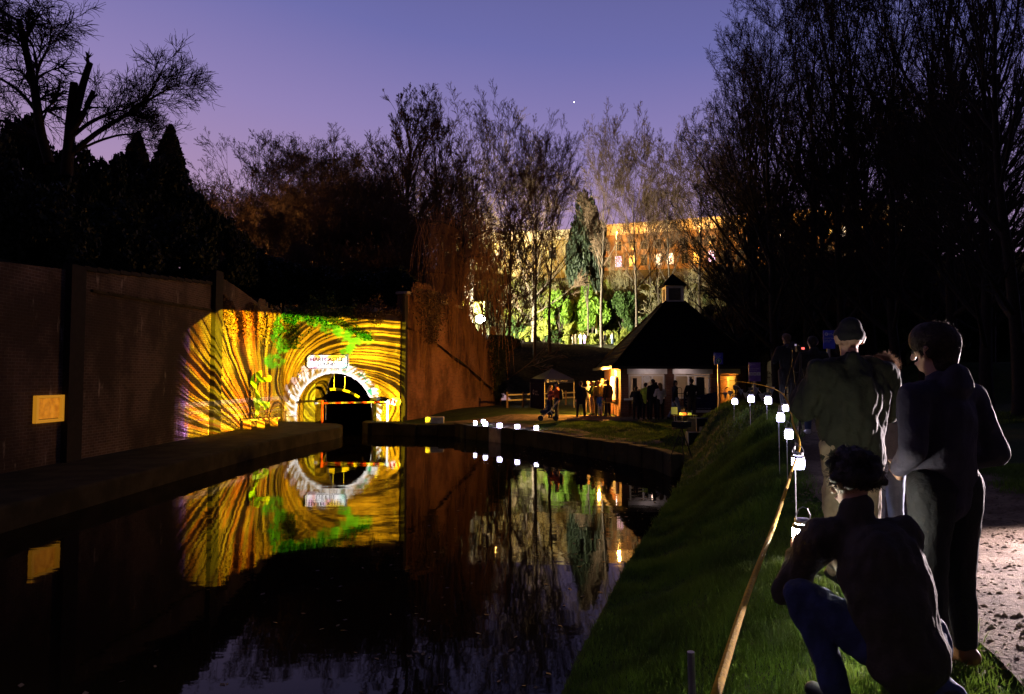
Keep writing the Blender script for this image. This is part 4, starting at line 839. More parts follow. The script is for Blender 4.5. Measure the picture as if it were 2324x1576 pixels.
# left side: notice board, tube lamp and amber lamp under the eaves
nb = empty('notice_board', (5.15, 34.6, 1.4), 0, 'glazed notice board with amber lamplight painted on on the left side of the hut', 'notice board')
own(MB().bb(5.12, 5.2, 33.9, 35.5, 1.75, 2.9).build('frame', M_white), nb)
m, b = mat_base('notice_painted_light'); b.inputs['Emission Color'].default_value = (.8, .38, .05, 1); b.inputs['Emission Strength'].default_value = .5  # amber lamplight on the board, put in as its own emission
own(MB().bb(5.105, 5.12, 33.98, 35.42, 1.83, 2.82).build('painted_light_face', m), nb)
el = empty('eaves_lamp', (5.0, 33.4, 3.15), 0, 'small bright tube lamp under the left eaves of the hut', 'lamp')
m, b = mat_base('tube_glow'); b.inputs['Emission Color'].default_value = (1, .8, .75, 1); b.inputs['Emission Strength'].default_value = 12
own(MB().tube([(5.05, 33.3, 2.95), (5.05, 33.3, 3.2)], .02, 6).build('tube', m), el); own(MB().bb(5.0, 5.24, 33.25, 33.35, 3.2, 3.24).build('bracket', M_black), el)
lamp('amber_lamp', 'POINT', (4.45, 35.2, 3.15), 2900, (1.0, .43, .06), .06)
lamp('added_front_fill', 'SPOT', (8.2, 32.35, 3.22), 8, (1.0, .72, .70), .1, (8.2, 33.0, 2.2), 165)  # both lamps added without a fitting, to brighten the fascia boards
lamp('added_front_fill', 'SPOT', (6.5, 32.35, 3.22), 7, (1.0, .75, .75), .1, (6.5, 33.0, 2.2), 165)
# side table by the group
tb = empty('side_table', (4.75, 34.0, .95), 0, 'small table with boxes by the hut corner under the amber board', 'table')
own(MB().bb(4.55, 5.1, 33.2, 34.0, 1.62, 1.66).build('tabletop', M_yellow), tb)
for a in (4.6, 5.05):
    for b_ in (33.25, 33.95): own(MB().bb(a - .02, a + .02, b_ - .02, b_ + .02, .9, 1.62).build('leg', M_black), tb)
tag(own(MB().bb(4.62, 4.9, 33.4, 33.7, 1.665, 1.86).build('cardboard_box', M_wood), tb), None); bpy.data.objects['cardboard_box'].parent = None; tag(bpy.data.objects['cardboard_box'], 'small brown box on the table at the hut corner', 'box')
# ------------------------------------------------------------------ railing with banner, bunting
rl = empty('bow_top_railing', (8.5, 30.9, .9), 0, 'black bow-top railing in front of the hut, carrying the navy banner', 'railing')
ra = MB(); x = 7.45
rail = MB(); rail.bb(7.4, 12.6, 30.88, 30.92, 2.12, 2.15).bb(7.4, 12.6, 30.88, 30.92, 1.05, 1.08)
own(rail.build('rail', M_black), rl)
while x < 12.5:
    pts = [(x, 30.9, .8), (x, 30.9, 2.3)] + [(x + .11 - .11 * math.cos(math.pi * k / 6), 30.9, 2.3 + .11 * math.sin(math.pi * k / 6)) for k in range(1, 6)] + [(x + .22, 30.9, 2.3), (x + .22, 30.9, .8)]
    own(MB().tube(pts, .012, 5).build('hoop', M_black), rl); x += .36
for x in (7.42, 9.3, 10.9, 12.55): own(MB().bb(x - .04, x + .04, 30.86, 30.94, .6, 2.45).build('post', M_black), rl)
bnr = empty('navy_banner', (8.4, 30.8, 1.3), 0, 'wide navy banner with small white lettering and a white strip along the bottom', 'banner')
g = []
xs = np.linspace(7.72, 9.22, 13); vs = []; fs = []
for j, xx in enumerate(xs):
    u_ = j / 12; sag = .16 * u_ * (1 - u_) * 4 * .6
    for k in range(7):
        v_ = k / 6; zt = 2.12 - sag + .1 * u_; vs.append((xx, 30.8 + .02 * math.sin(j * 1.3 + k), zt + (1.40 - zt) * v_))
for j in range(12): fs += [(j * 7 + k, j * 7 + k + 1, j * 7 + k + 8, j * 7 + k + 7) for k in range(6)]
o = own(MB().add(vs, fs).build('cloth', M_navy), bnr); o.modifiers.new('t', 'SOLIDIFY').thickness = .006
own(MB().slab([(7.72, 1.28), (9.22, 1.28), (9.22, 1.39), (7.72, 1.39)], (0, 30.79, 0), (1, 0, 0), (0, 0, 1), (0, .01, 0)).build('white_strip', M_white), bnr)
for tx, sz, x, z in (('Canal & River Trust', .085, 7.8, 1.98), ('Making life better', .07, 7.8, 1.84), ('by water', .07, 7.8, 1.73), ('canalrivertrust.org.uk', .075, 8.3, 1.52)):
    t = text_obj('lettering', tx, sz, M_whitetext, (x, 30.775, z - .05), (R(90), 0, 0), None); own(t, bnr)
bt = empty('bunting', (9.8, 30.0, 2.0), 0, 'string of small pale triangular flags hung along the railing by the amber door', 'bunting')
bp = [P(1640 + 118 * k / 20, 884 + 9 * math.sin(k * .9) + (0 if k < 12 else 3), 29.2 - .35 * k) for k in range(21)]
own(MB().tube(bp, .006, 4).build('cord', M_whitetext), bt)
for k in range(1, 20, 2):
    p = bp[k]; own(MB().slab([(-.11, 0), (.11, 0), (.02 * math.sin(k), -.26)], p, (1, .1 * math.sin(k), 0), (0, 0, 1), (0, .006, 0)).build('flag', (M_white, C_jeanl, C_grey)[k % 3]), bt)
# ------------------------------------------------------------------ signs
def ring_logo(c, r, mat, parent, n=20):
    vs = []; fs = []
    for k in range(n):
        a = 2 * math.pi * k / n; gap = .55
        for rr, dy in ((r, 0), (r * gap, 0), (r, .003), (r * gap, .003)): vs.append((c[0] + rr * math.cos(a), c[1] + dy, c[2] + rr * math.sin(a) + (r * .12 if rr < r else 0)))
    for k in range(n):
        a, b_ = k * 4, ((k + 1) % n) * 4; fs += [(a, b_, b_ + 1, a + 1), (a, a + 2, b_ + 2, b_), (a + 1, b_ + 1, b_ + 3, a + 3)]
    return own(MB().add(vs, fs).build('ring_emblem', mat), parent)
def board(label, px0, px1, py0, py1, Y, mat, cat='sign', pole=True, name='sign'):
    a, b_ = P(px0, py1, Y), P(px1, py0, Y); t = empty(name, ((a.x + b_.x) / 2, Y, a.z), 0, label, cat)
    own(MB().bb(a.x, b_.x, Y, Y + .025, a.z, b_.z).build('panel', mat), t)
    if pole: xm = (a.x + b_.x) / 2; own(MB().bb(xm - .025, xm + .025, Y + .026, Y + .07, G(xm, Y) - .1, b_.z - .05).build('post', M_galv), t)
    return t, a, b_
def sign_text(t, s, sz, x, Y, z, al='LEFT', mat=None): own(text_obj('lettering', s, sz, mat or M_whitetext, (x, Y - .004, z), (R(90), 0, 0), None, al, .001), t)
t, a, b_ = board('blue sign with a green disc and white arrow pointing up, on a tall thin post', 1621, 1641, 801, 827, 24.0, M_navysign)
w_ = b_.x - a.x; ring_logo((a.x + w_ * .17, 23.995, b_.z - .045), .022, M_whitetext, t); sign_text(t, 'Canal & River Trust', .022, a.x + w_ * .28, 24, b_.z - .045)
sign_text(t, 'Please wait', .050, a.x + .02, 24, b_.z - .11); sign_text(t, 'this side', .050, a.x + .02, 24, b_.z - .16)
for rr, yy_, mm in ((.098, 23.992, M_whitetext), (.086, 23.986, M_greensign)):
    o = MB().lathe((0, 0, 0), [(rr, 0), (rr, .004)], 28).build('disc', mm); o.rotation_euler = (R(90), 0, 0); o.location = (a.x + w_ * .5, yy_, a.z + .115); own(o, t)
own(MB().slab([(-.015, -.06), (.015, -.06), (.015, .005), (.045, .005), (0, .065), (-.045, .005), (-.015, .005)], (a.x + w_ * .5, 23.978, a.z + .115), (1, 0, 0), (0, 0, 1), (0, .003, 0)).build('arrow', M_whitetext), t)
t, a, b_ = board('purple sign with ring emblem, two lines of words and three small white pictogram squares', 1700, 1726, 823, 866, 22.0, M_purplesign)
w_ = b_.x - a.x; ring_logo((a.x + w_ * .14, 21.99, b_.z - .065), .035, M_whitetext, t); sign_text(t, 'Canal &', .028, a.x + w_ * .28, 22, b_.z - .052); sign_text(t, 'River Trust', .028, a.x + w_ * .28, 22, b_.z - .080)
sign_text(t, 'Harecastle Tunnel', .042, a.x + .015, 22, b_.z - .20); sign_text(t, 'Welcome point', .038, a.x + .015, 22, b_.z - .25)
for k in range(3):
    x = a.x + w_ * (.04 + .33 * k); own(MB().bb(x, x + w_ * .28, 21.99, 21.997, b_.z - .42, b_.z - .315).build('pictogram', M_white), t)
    xm = x + w_ * .14
    own((MB().slab([(-.012, -.03), (-.012, .03), (-.004, .03), (-.004, -.03)], (xm, 21.985, b_.z - .367), (1, 0, 0), (0, 0, 1), (0, .003, 0)).slab([(.006, -.03), (.006, .03), (.014, .03), (.014, -.03)], (xm, 21.985, b_.z - .367), (1, 0, 0), (0, 0, 1), (0, .003, 0)),
         MB().slab([(-.02, .012), (-.014, -.025), (.014, -.025), (.02, .012)], (xm, 21.985, b_.z - .367), (1, 0, 0), (0, 0, 1), (0, .003, 0)),
         MB().slab([(-.008, -.035), (-.008, .02), (.0, .035), (.008, .02), (.008, -.035)], (xm, 21.985, b_.z - .367), (1, 0, 0), (0, 0, 1), (0, .003, 0)))[k].build('symbol', M_black), t)
t, a, b_ = board('deep blue sign with white ring emblem behind the hatted man', 1870, 1895, 750, 792, 13.0, M_navysign)
ring_logo((a.x + .05, 12.99, b_.z - .075), .03, M_whitetext, t); sign_text(t, 'Canal &', .022, a.x + .09, 13, b_.z - .062); sign_text(t, 'River Trust', .022, a.x + .09, 13, b_.z - .086)
sign_text(t, 'Harecastle Tunnel', .026, a.x + .012, 13, b_.z - .15); sign_text(t, 'Welcome to the', .02, a.x + .012, 13, b_.z - .19); sign_text(t, 'visitor centre', .02, a.x + .012, 13, b_.z - .22)
q = P(2058 / 2560 * 2324, 780, 12.0)
# ------------------------------------------------------------------ gazebo with side banner, fence, pushchair
gz0 = .95; A, B_, C_ = Vector((1.98, 41.4)), Vector((3.95, 43.6)), Vector((1.18, 44.3)); D = B_ + C_ - A; ap3 = (A + D) / 2
gb = empty('gazebo', (ap3.x, ap3.y, gz0), 0, 'navy pop-up gazebo with white lettering on its valance, left of the group', 'gazebo')
cs = [A, B_, D, C_]
cn = MB(); vs = [(p.x, p.y, 2.78) for p in cs] + [(ap3.x, ap3.y, 3.45)]; cn.add(vs, [(0, 1, 4), (1, 2, 4), (2, 3, 4), (3, 0, 4)]); o = own(cn.build('canopy', M_navy), gb); o.modifiers.new('t', 'SOLIDIFY').thickness = .01
vl = MB()
for i in range(4):
    a, b_ = cs[i], cs[(i + 1) % 4]; vl.add([(a.x, a.y, 2.78), (b_.x, b_.y, 2.78), (b_.x, b_.y, 2.53), (a.x, a.y, 2.53)], [(0, 1, 2, 3)])
o = own(vl.build('valance', M_navy), gb); o.modifiers.new('t', 'SOLIDIFY').thickness = .01
for p in cs: own(MB().bb(p.x - .02, p.x + .02, p.y - .02, p.y + .02, gz0 - .1, 2.6).build('leg', M_cream), gb)
u_ = (B_ - A).normalized(); ang = math.atan2(u_.y, u_.x); nrm = Vector((u_.y, -u_.x))
def gtext(s, sz, t0, z, org, uu, nn):
    p = org + uu * t0 + nn * .02; own(text_obj('lettering', s, sz, M_whitetext, (p.x, p.y, z), (R(90), 0, math.atan2(uu.y, uu.x)), None), gb)
gtext('Canal & River Trust', .11, .5, 2.66, A, u_, nrm); gtext('canalrivertrust.org.uk', .085, 1.5, 2.67, A, u_, nrm)
p = A + u_ * .28 + nrm * .03; o = ring_logo((0, 0, 0), .10, M_whitetext, gb); o.matrix_parent_inverse = Matrix.Identity(4); o.parent = None; o.rotation_euler = (0, 0, ang); o.location = (p.x, p.y, 2.66); own(o, gb)
uc = (A - C_).normalized(); nc = Vector((uc.y, -uc.x)); sw = MB().add([(C_.x, C_.y, gz0), (A.x, A.y, gz0), (A.x, A.y, 2.5), (C_.x, C_.y, 2.5)], [(0, 1, 2, 3)]); o = own(sw.build('side_wall', M_navy), gb); o.modifiers.new('t', 'SOLIDIFY').thickness = .01
p = C_ + uc * .8 + nc * .03; o = ring_logo((0, 0, 0), .16, M_whitetext, gb); o.parent = None; o.rotation_euler = (0, 0, math.atan2(uc.y, uc.x)); o.location = (p.x, p.y, 1.95); own(o, gb)
gtext('Canal &', .16, 1.1, 2.0, C_, uc, nc); gtext('River Trust', .16, 1.1, 1.82, C_, uc, nc)
fn = empty('rail_fence', (0, 42, .95), 0, 'low post and two-rail fence running behind the gazebo', 'fence')
fa, fb = Vector((-.3, 40.5, .95)), Vector((4.8, 46.5, 1.0))
fa.y += 3; fb.y += 2.8
for z in (.82, .48): own(MB().bar(fa + Vector((0, 0, z)), fb + Vector((0, 0, z)), .05, .09).build('rail', M_cream), fn)
for k in range(6): p = fa.lerp(fb, k / 5); own(MB().bb(p.x - .06, p.x + .06, p.y - .06, p.y + .06, .6, 1.95).build('post', M_wood), fn)
pc = empty('pushchair', (1.75, 32.9, .95), 0, 'pushchair with pale frame bars and a small child inside, facing the water', 'pushchair')
px_, py_, pz = 1.78, 32.7, G(1.78, 32.7) + .02
for s in (-.22, .22):
    own(MB().tube([(px_ - .42, py_ + s, pz + .12), (px_ + .05, py_ + s, pz + .5), (px_ + .48, py_ + s, pz + 1.0)], .018, 6).build('frame_bar', M_cream), pc)
    own(MB().tube([(px_ + .3, py_ + s, pz + .12), (px_ + .02, py_ + s, pz + .48)], .018, 6).build('frame_bar', M_cream), pc)
    for dx in (-.42, .3):
        o = MB().lathe((0, 0, 0), [(.07, -.02), (.12, -.02), (.12, .02), (.07, .02)], 16).build('wheel', M_black); o.rotation_euler = (R(90), 0, 0); o.location = (px_ + dx, py_ + s, pz + .12); own(o, pc)
own(MB().tube([(px_ + .48, py_ - .22, pz + 1.0), (px_ + .48, py_ + .22, pz + 1.0)], .022, 6).build('handle', M_black), pc)
st = MB().capsule((px_ - .3, py_, pz + .42), (px_ + .08, py_, pz + .42), .16, .2, (1, 1.1, .6)).capsule((px_ + .05, py_, pz + .45), (px_ - .05, py_, pz + .85), .2, .16, (.6, 1.1, 1)); own(link('seat', bake(st, .03, 1), C_navy), pc)
person('small child sitting in the pushchair', (px_ - .08, py_, pz + .30), R(80), .92, C_grey, C_grey, (.3, .2, .1), 'short', vox=.03, headk=1.35,
       pose=dict(pel=(0, 0, .35), che=(0, -.02, .66), nec=(0, 0, .84), hea=(0, .03, 1.02), sR=(.15, 0, .78), sL=(-.15, 0, .78), eR=(.2, .1, .56), eL=(-.2, .1, .56), wR=(.12, .3, .5), wL=(-.12, .3, .5), hR=(.1, 0, .33), hL=(-.1, 0, .33), kR=(.12, .38, .36), kL=(-.12, .38, .36), aR=(.12, .42, .02), aL=(-.12, .42, .02)))
# blue flag arch behind the hut
af = empty('arched_flag', (5.4, 41, 1), 0, 'dark blue arched flag with a ring emblem behind the hut left eaves', 'flag')
qa = P(1403, 812, 41.0); pts = [(-.45, -1.6), (.45, -1.6), (.45, 0)] + [(.45 * math.cos(k * math.pi / 10), .55 * math.sin(k * math.pi / 10)) for k in range(1, 10)] + [(-.45, 0)]
own(MB().slab(pts, qa, (1, 0, 0), (0, 0, 1), (0, .02, 0)).build('cloth', M_navy), af); ring_logo((qa.x + .1, 40.98, qa.z + .1), .17, M_whitetext, af)
own(MB().tube([(qa.x - .47, 41, .9), (qa.x - .47, 41, qa.z)], .02, 6).build('pole', M_galv), af)
# ------------------------------------------------------------------ clad shed at the right
sh = empty('clad_shed', (13.2, 35, 1.1), 0, 'small pale shed with horizontal boards, seen between the purple sign and the photographers', 'shed')
bd = MB()
for k in range(16): z = 1.6 + k * .135; bd.box((13.35, 34.0 - .0, z), (1.5, .04, .125), R(-6), M=Matrix.Rotation(R(-6), 3, 'Z') @ Matrix.Rotation(R(8), 3, 'X'))
own(bd.build('board_wall', M_cream), sh); own(MB().bb(12.7, 14.0, 34.3, 36.5, .9, 3.7).build('side_wall', M_wood), sh)
own(MB().slab([(-.1, 0), (2.6, 0), (2.6, .08), (-.1, .08)], (12.5, 34, 3.78), (0, 1, .0), (0, 0, 1), (1.8, 0, 0)).build('roof', M_slate), sh)
own(MB().bb(14.15, 14.3, 33.9, 34.05, 1, 3.6).build('corner_post', M_dark), sh)
lamp('shed_light', 'SPOT', (12.4, 29.0, 3.4), 50, (1.0, .85, .55), .1, (13.3, 34, 2.6), 40)
# ------------------------------------------------------------------ musician's gear
gear = G(6.5, 24.6)
mt = empty('gear_table', (6.2, 25.0, gear), 0, 'low folding table with small lit mixers beside the musician', 'table')
own(MB().bb(5.95, 6.75, 24.9, 25.35, gear + .36, gear + .39).build('tabletop', M_yellow), mt)
for a in (6.0, 6.7):
    for b_ in (24.95, 25.3): own(MB().bb(a - .015, a + .015, b_ - .015, b_ + .015, gear - .05, gear + .36).build('leg', M_galv), mt)
def glow(name, col, s):
    m, b = mat_base(name); b.inputs['Base Color'].default_value = (*col, 1); b.inputs['Emission Color'].default_value = (*col, 1); b.inputs['Emission Strength'].default_value = s; return m
lp = empty('laptop', (5.95, 24.95, gear + .39), 0, 'open laptop with its pale yellow screen turned to the musician', 'laptop')
own(MB().box((5.92, 24.97, gear + .55), (.24, .01, .26), R(10)).build('screen', glow('screen_back', (.55, .5, .1), .25)), lp); own(MB().box((6.0, 25.1, gear + .40), (.24, .2, .015), R(10)).build('keyboard', M_black), lp)
for i, (dx, c, s, lab) in enumerate(((.20, (.9, .55, .05), 2.2, 'small yellow glowing box on the gear table'), (.33, (1, .2, .02), 2.4, 'small orange red glowing box on the gear table'), (.52, (.5, .55, .05), .8, 'green yellow lit effects box on the gear table'))):
    z_ = gear + .39; t = empty('effects_box', (5.95 + dx, 24.95, z_), 0, lab, 'effects box')
    own(MB().box((5.95 + dx, 24.95, z_ + .045), (.09, .1, .085), .2 * i).build('case', glow('box_glow%d' % i, c, s)), t); own(MB().tube([(5.95 + dx, 24.93, z_ + .088), (5.95 + dx, 24.93, z_ + .12)], .012, 6).build('knob', M_black), t)
lamp('gear_glow', 'POINT', (6.35, 25.0, gear + .75), 9, (1.0, .75, .25), .05)
# projector on a stand with cases: the lamp above sits at its lens
pjr = empty('projector', (PJ.x, PJ.y, 0), 0, 'dark projector on a tripod at the water edge, aimed at the tunnel', 'projector')
dv = aim.normalized(); sd = Vector((-dv.y, dv.x, 0)).normalized(); zz = G(PJ.x, PJ.y); c = PJ - dv * .30
an = math.atan2(dv.y, dv.x)
own(MB().box(c, (.42, .36, .16), an).build('case', M_black), pjr); own(MB().tube([PJ - dv * .14, PJ - dv * .03], [.05, .055], 12).build('lens_barrel', M_black), pjr)
own(MB().box(c - Vector((0, 0, .1)), (.4, .4, .02), an).build('tray', M_black), pjr)
for k in range(3):
    a = k * 2.09 + .4; own(MB().tube([c - Vector((0, 0, .1)), (c.x + .4 * math.cos(a), c.y + .4 * math.sin(a), zz - .03)], .014, 6).build('leg', M_black), pjr)
for i, (x, y, sx, sy, sz_, lab) in enumerate(((5.75, 21.6, .5, .4, .42, 'black flight case nearest the water, silver edges'), (6.35, 21.9, .6, .45, .30, 'low black flight case beside the projector stand'), (6.1, 22.6, .45, .5, .55, 'tall black speaker cabinet by the gear'))):
    z0 = G(x, y); t = empty('flight_case', (x, y, z0), R(12 * i), lab, 'case')
    MB().box((0, 0, sz_ / 2), (sx, sy, sz_)).build('shell', M_black, t)
    e = MB()
    for a in (-1, 1): e.bar((a * sx / 2, -sy / 2, .0), (a * sx / 2, -sy / 2, sz_), .025, .025).bar((-sx / 2, -sy / 2, sz_ if a > 0 else .01), (sx / 2, -sy / 2, sz_ if a > 0 else .01), .022, .022)
    e.build('edge_trim', M_galv, t)
# tripods of the photographers
for i, (px, Y, lab) in enumerate(((1817, 11.6, 'camera tripod with small red light between the two photographers'), (1800, 13.0, 'second camera tripod close to the left photographer'))):
    x, Y, z0 = at(px, Y); t = empty('camera_tripod', (x, Y, z0), R(30 * i), lab, 'tripod')
    for k in range(3): a = k * 2.09; MB().tube([(0, 0, 1.25), (.32 * math.cos(a), .32 * math.sin(a), 0)], .013, 6).build('leg', M_black, t)
    MB().tube([(0, 0, 1.1), (0, 0, 1.48)], .016, 6).build('column', M_black, t)
    cmr = MB().box((0, 0, 1.56), (.14, .08, .10)).tube([(0, .04, 1.56), (0, .14, 1.56)], .035, 10).box((0, 0, 1.62), (.06, .06, .03)).build('camera', M_black, t)
    MB().box((.03, -.043, 1.57), (.05, .004, .035)).build('screen', glow('cam_screen%d' % i, (.9, .12, .1) if i == 0 else (.5, .4, .6), 2.0 if i == 0 else .5), t)
# ------------------------------------------------------------------ trees
def tubes_mesh(name, lines, k=3):
    """lines: list of (pts (n,3), radii (n,)); all joined in one mesh"""
    groups = {}
    for p, r in lines: groups.setdefault(len(p), []).append((p, r))
    Vs, Fs, off = [], [], 0
    for n, g in groups.items():
        Pn = np.array([a for a, _ in g], float); Rn = np.array([b for _, b in g], float); M_ = len(g)
        T = np.gradient(Pn, axis=1); T /= np.linalg.norm(T, axis=2, keepdims=True) + 1e-9
        ref = np.where(np.abs(T[..., 2:3]) > .9, np.array([1., 0, 0]), np.array([0, 0, 1.])); A = np.cross(T, ref); A /= np.linalg.norm(A, axis=2, keepdims=True) + 1e-9; B = np.cross(T, A)
        kk = k if Rn.max() < .06 else max(k, 6)
        an = 2 * np.pi * np.arange(kk) / kk
        V = Pn[:, :, None, :] + (A[:, :, None, :] * np.cos(an)[:, None] + B[:, :, None, :] * np.sin(an)[:, None]) * Rn[:, :, None, None]
        idx = off + np.arange(M_ * n * kk).reshape(M_, n, kk); nx = np.roll(idx, -1, axis=2)
        Fs.append(np.stack([idx[:, :-1], nx[:, :-1], nx[:, 1:], idx[:, 1:]], -1).reshape(-1, 4)); Vs.append(V.reshape(-1, 3)); off += M_ * n * kk
    return fast_mesh(name, np.concatenate(Vs), Fs, False)
def unit(v): return v / (np.linalg.norm(v) + 1e-9)
def grow_tree(seed, H, trunk_r, clear, n1, ang1, len1, lv, upw, wob=.12, twr=.012, lean=0, fork=None, env=None):
    """returns (trunk_lines, crown_lines). lv: list of (children, length ratio, angle deg, points) per level beyond the limbs"""
    g = np.random.default_rng(seed); T, Cn = [], []
    def branch(p, d, L, r0, r1, n, up):
        pts = [p]; q = p.copy(); dd = d.copy()
        for i in range(n - 1):
            dd = unit(dd + g.normal(0, wob * (.55 if L > 3 else 1.0), 3) + np.array([0, 0, up])); q = q + dd * L / (n - 1); pts.append(q)
        return np.array(pts), np.linspace(r0, r1, n)
    def kids(pts, rad, level, L):
        if level >= len(lv): return
        c, ratio, ang, n = lv[level]; c = max(1, int(c * g.uniform(.75, 1.25)))
        for j in range(c):
            t = g.uniform(.2, 1.0) ** .85 if j else 1.0; f = t * (len(pts) - 1); i = min(int(f), len(pts) - 2); p = pts[i] + (pts[i + 1] - pts[i]) * (f - i)
            d = unit(pts[i + 1] - pts[i]); a = R(ang) * g.uniform(.55, 1.25); perp = unit(np.cross(d, g.normal(0, 1, 3))); nd = unit(d * math.cos(a) + perp * math.sin(a))
            l = L * ratio * g.uniform(.6, 1.15) * (1.1 - .45 * t); r = max((rad[0] * (1 - t) + rad[-1] * t) * .62, twr); q, rr = branch(p, nd, l, r, max(r * .45, twr * .75), n, upw[min(level + 1, len(upw) - 1)])
            Cn.append((q, rr)); kids(q, rr, level + 1, l)
    tp, tr = branch(np.zeros(3), unit(np.array([lean, 0, 1.0])), H * .94, trunk_r, trunk_r * .14, 12, .25); T.append((tp, tr))
    for j in range(n1):
        t = clear + (1 - clear) * ((j + g.uniform(0, 1)) / n1) ** .9; t = min(t, .985); f = t * 11; i = min(int(f), 10); p = tp[i] + (tp[i + 1] - tp[i]) * (f - i); az = j * 2.4 + g.uniform(-.5, .5)
        a = R(ang1[0] + (ang1[1] - ang1[0]) * (t - clear) / (1 - clear)) * g.uniform(.8, 1.2); d = np.array([math.cos(az) * math.sin(a), math.sin(az) * math.sin(a), math.cos(a)])
        e_ = env((t - clear) / (1 - clear)) if env else 1; L = len1 * H * e_ * g.uniform(.75, 1.15); r = trunk_r * (1 - t * .8) * .5
        q, rr = branch(p, d, L, r, max(r * .25, twr), 7, upw[0]); (T if r > .09 else Cn).append((q, rr)); kids(q, rr, 0, L)
    return T, Cn
VAR = {}
def variant(key, bark, twig, *a, **k):
    T, Cn = grow_tree(*a, **k); top = np.percentile(np.concatenate([p[:, 2] for p, _ in Cn]), 99.6)
    VAR[key] = (tubes_mesh('trunk', T), tubes_mesh('crown', Cn), bark, twig, top)
rnd = lambda f: (.55 + .9 * math.sin(math.pi * min(f * .9 + .08, 1)) ** .8) if f < .97 else .5
variant('round', M_bark, M_twig, 11, 20, .34, .20, 24, (60, 14), .42, [(9, .46, 34, 5), (7, .5, 36, 4), (6, .5, 38, 3), (3, .55, 40, 3)], [.05, .05, .04, .02], twr=.018, env=rnd, wob=.07)
variant('round_b', M_bark, M_twig, 12, 20, .30, .18, 24, (56, 12), .40, [(9, .46, 32, 5), (7, .5, 36, 4), (6, .5, 38, 3), (3, .55, 40, 3)], [.07, .05, .03, .02], twr=.018, env=rnd, wob=.07)
variant('upright', M_bark, M_twig, 13, 24, .40, .16, 30, (38, 9), .46, [(9, .42, 24, 5), (7, .46, 26, 4), (6, .5, 28, 3), (3, .55, 32, 3)], [.07, .07, .06, .04], twr=.017, wob=.06, env=lambda f: 1.0 - .55 * f)
variant('upright_b', M_bark, M_twig, 14, 24, .36, .2, 28, (42, 9), .44, [(9, .42, 25, 5), (7, .46, 28, 4), (6, .5, 30, 3), (3, .55, 32, 3)], [.07, .07, .06, .04], twr=.017, wob=.06, env=lambda f: 1.0 - .5 * f)
variant('tall', M_bark, M_twig, 15, 25, .30, .40, 18, (42, 10), .40, [(8, .46, 30, 5), (7, .48, 32, 4), (6, .5, 34, 3), (3, .55, 36, 3)], [.05, .06, .05, .03], twr=.017, env=rnd, lean=.04, wob=.06)
variant('tall_b', M_bark, M_twig, 16, 25, .28, .36, 18, (44, 10), .40, [(8, .46, 30, 5), (7, .48, 32, 4), (6, .5, 34, 3), (3, .55, 36, 3)], [.06, .06, .05, .03], twr=.017, lean=-.05, wob=.06, env=rnd)
variant('near', M_barkdark, M_barkdark, 17, 26, .50, .16, 24, (66, 18), .36, [(8, .5, 34, 6), (7, .5, 36, 5), (6, .52, 38, 3), (3, .6, 40, 3)], [.09, .07, .05, .03], twr=.013, wob=.08)
variant('near_b', M_barkdark, M_barkdark, 18, 26, .44, .12, 26, (60, 16), .34, [(8, .5, 36, 6), (7, .5, 38, 5), (6, .52, 38, 3), (3, .6, 40, 3)], [.10, .07, .05, .03], twr=.013, wob=.09)
variant('brush', M_bark, M_twig, 19, 7, .10, .03, 26, (60, 18), .65, [(6, .55, 34, 4), (6, .55, 38, 3), (5, .6, 40, 3)], [.12, .08, .04], twr=.018, wob=.14)
variant('brush_pale', M_barkpale, M_barkpale, 20, 7, .09, .05, 22, (56, 20), .65, [(5, .55, 34, 4), (5, .55, 38, 3), (4, .6, 40, 3)], [.12, .08, .04], twr=.014, wob=.14)
def tree(key, label, x, Y, H, w=1.0, rz=0, group=None, z=None, bark=None):
    tm, cm, mb_, mt_, H0 = VAR[key]; s = H / H0; zb = (z if z is not None else (Hz(x, Y) if (Y > 38 and not (Y < 50 and x > -1)) or Y > 57 else G(x, Y))) - .2
    t = empty('bare_tree' if 'brush' not in key else 'bare_shrub', (x, Y, zb), rz, label, 'tree' if 'brush' not in key else 'shrub', group); t.scale = (s * w, s * w, s)
    link('trunk', tm, mb_, t); link('crown', cm, mt_, t); return t
def tpx(key, label, px, ytop, Y, w=1.0, group=None, **k):
    x = (px - CX) / F * Y; zb = Hz(x, Y) if Y > 57 or (Y > 38 and x < -1) else G(x, Y); zt = P(px, ytop, Y).z
    return tree(key, label, x, Y, zt - zb, w, (px * 1.7) % 6.28, group, **k)
GB = 'bare winter trees along the skyline behind the tunnel'
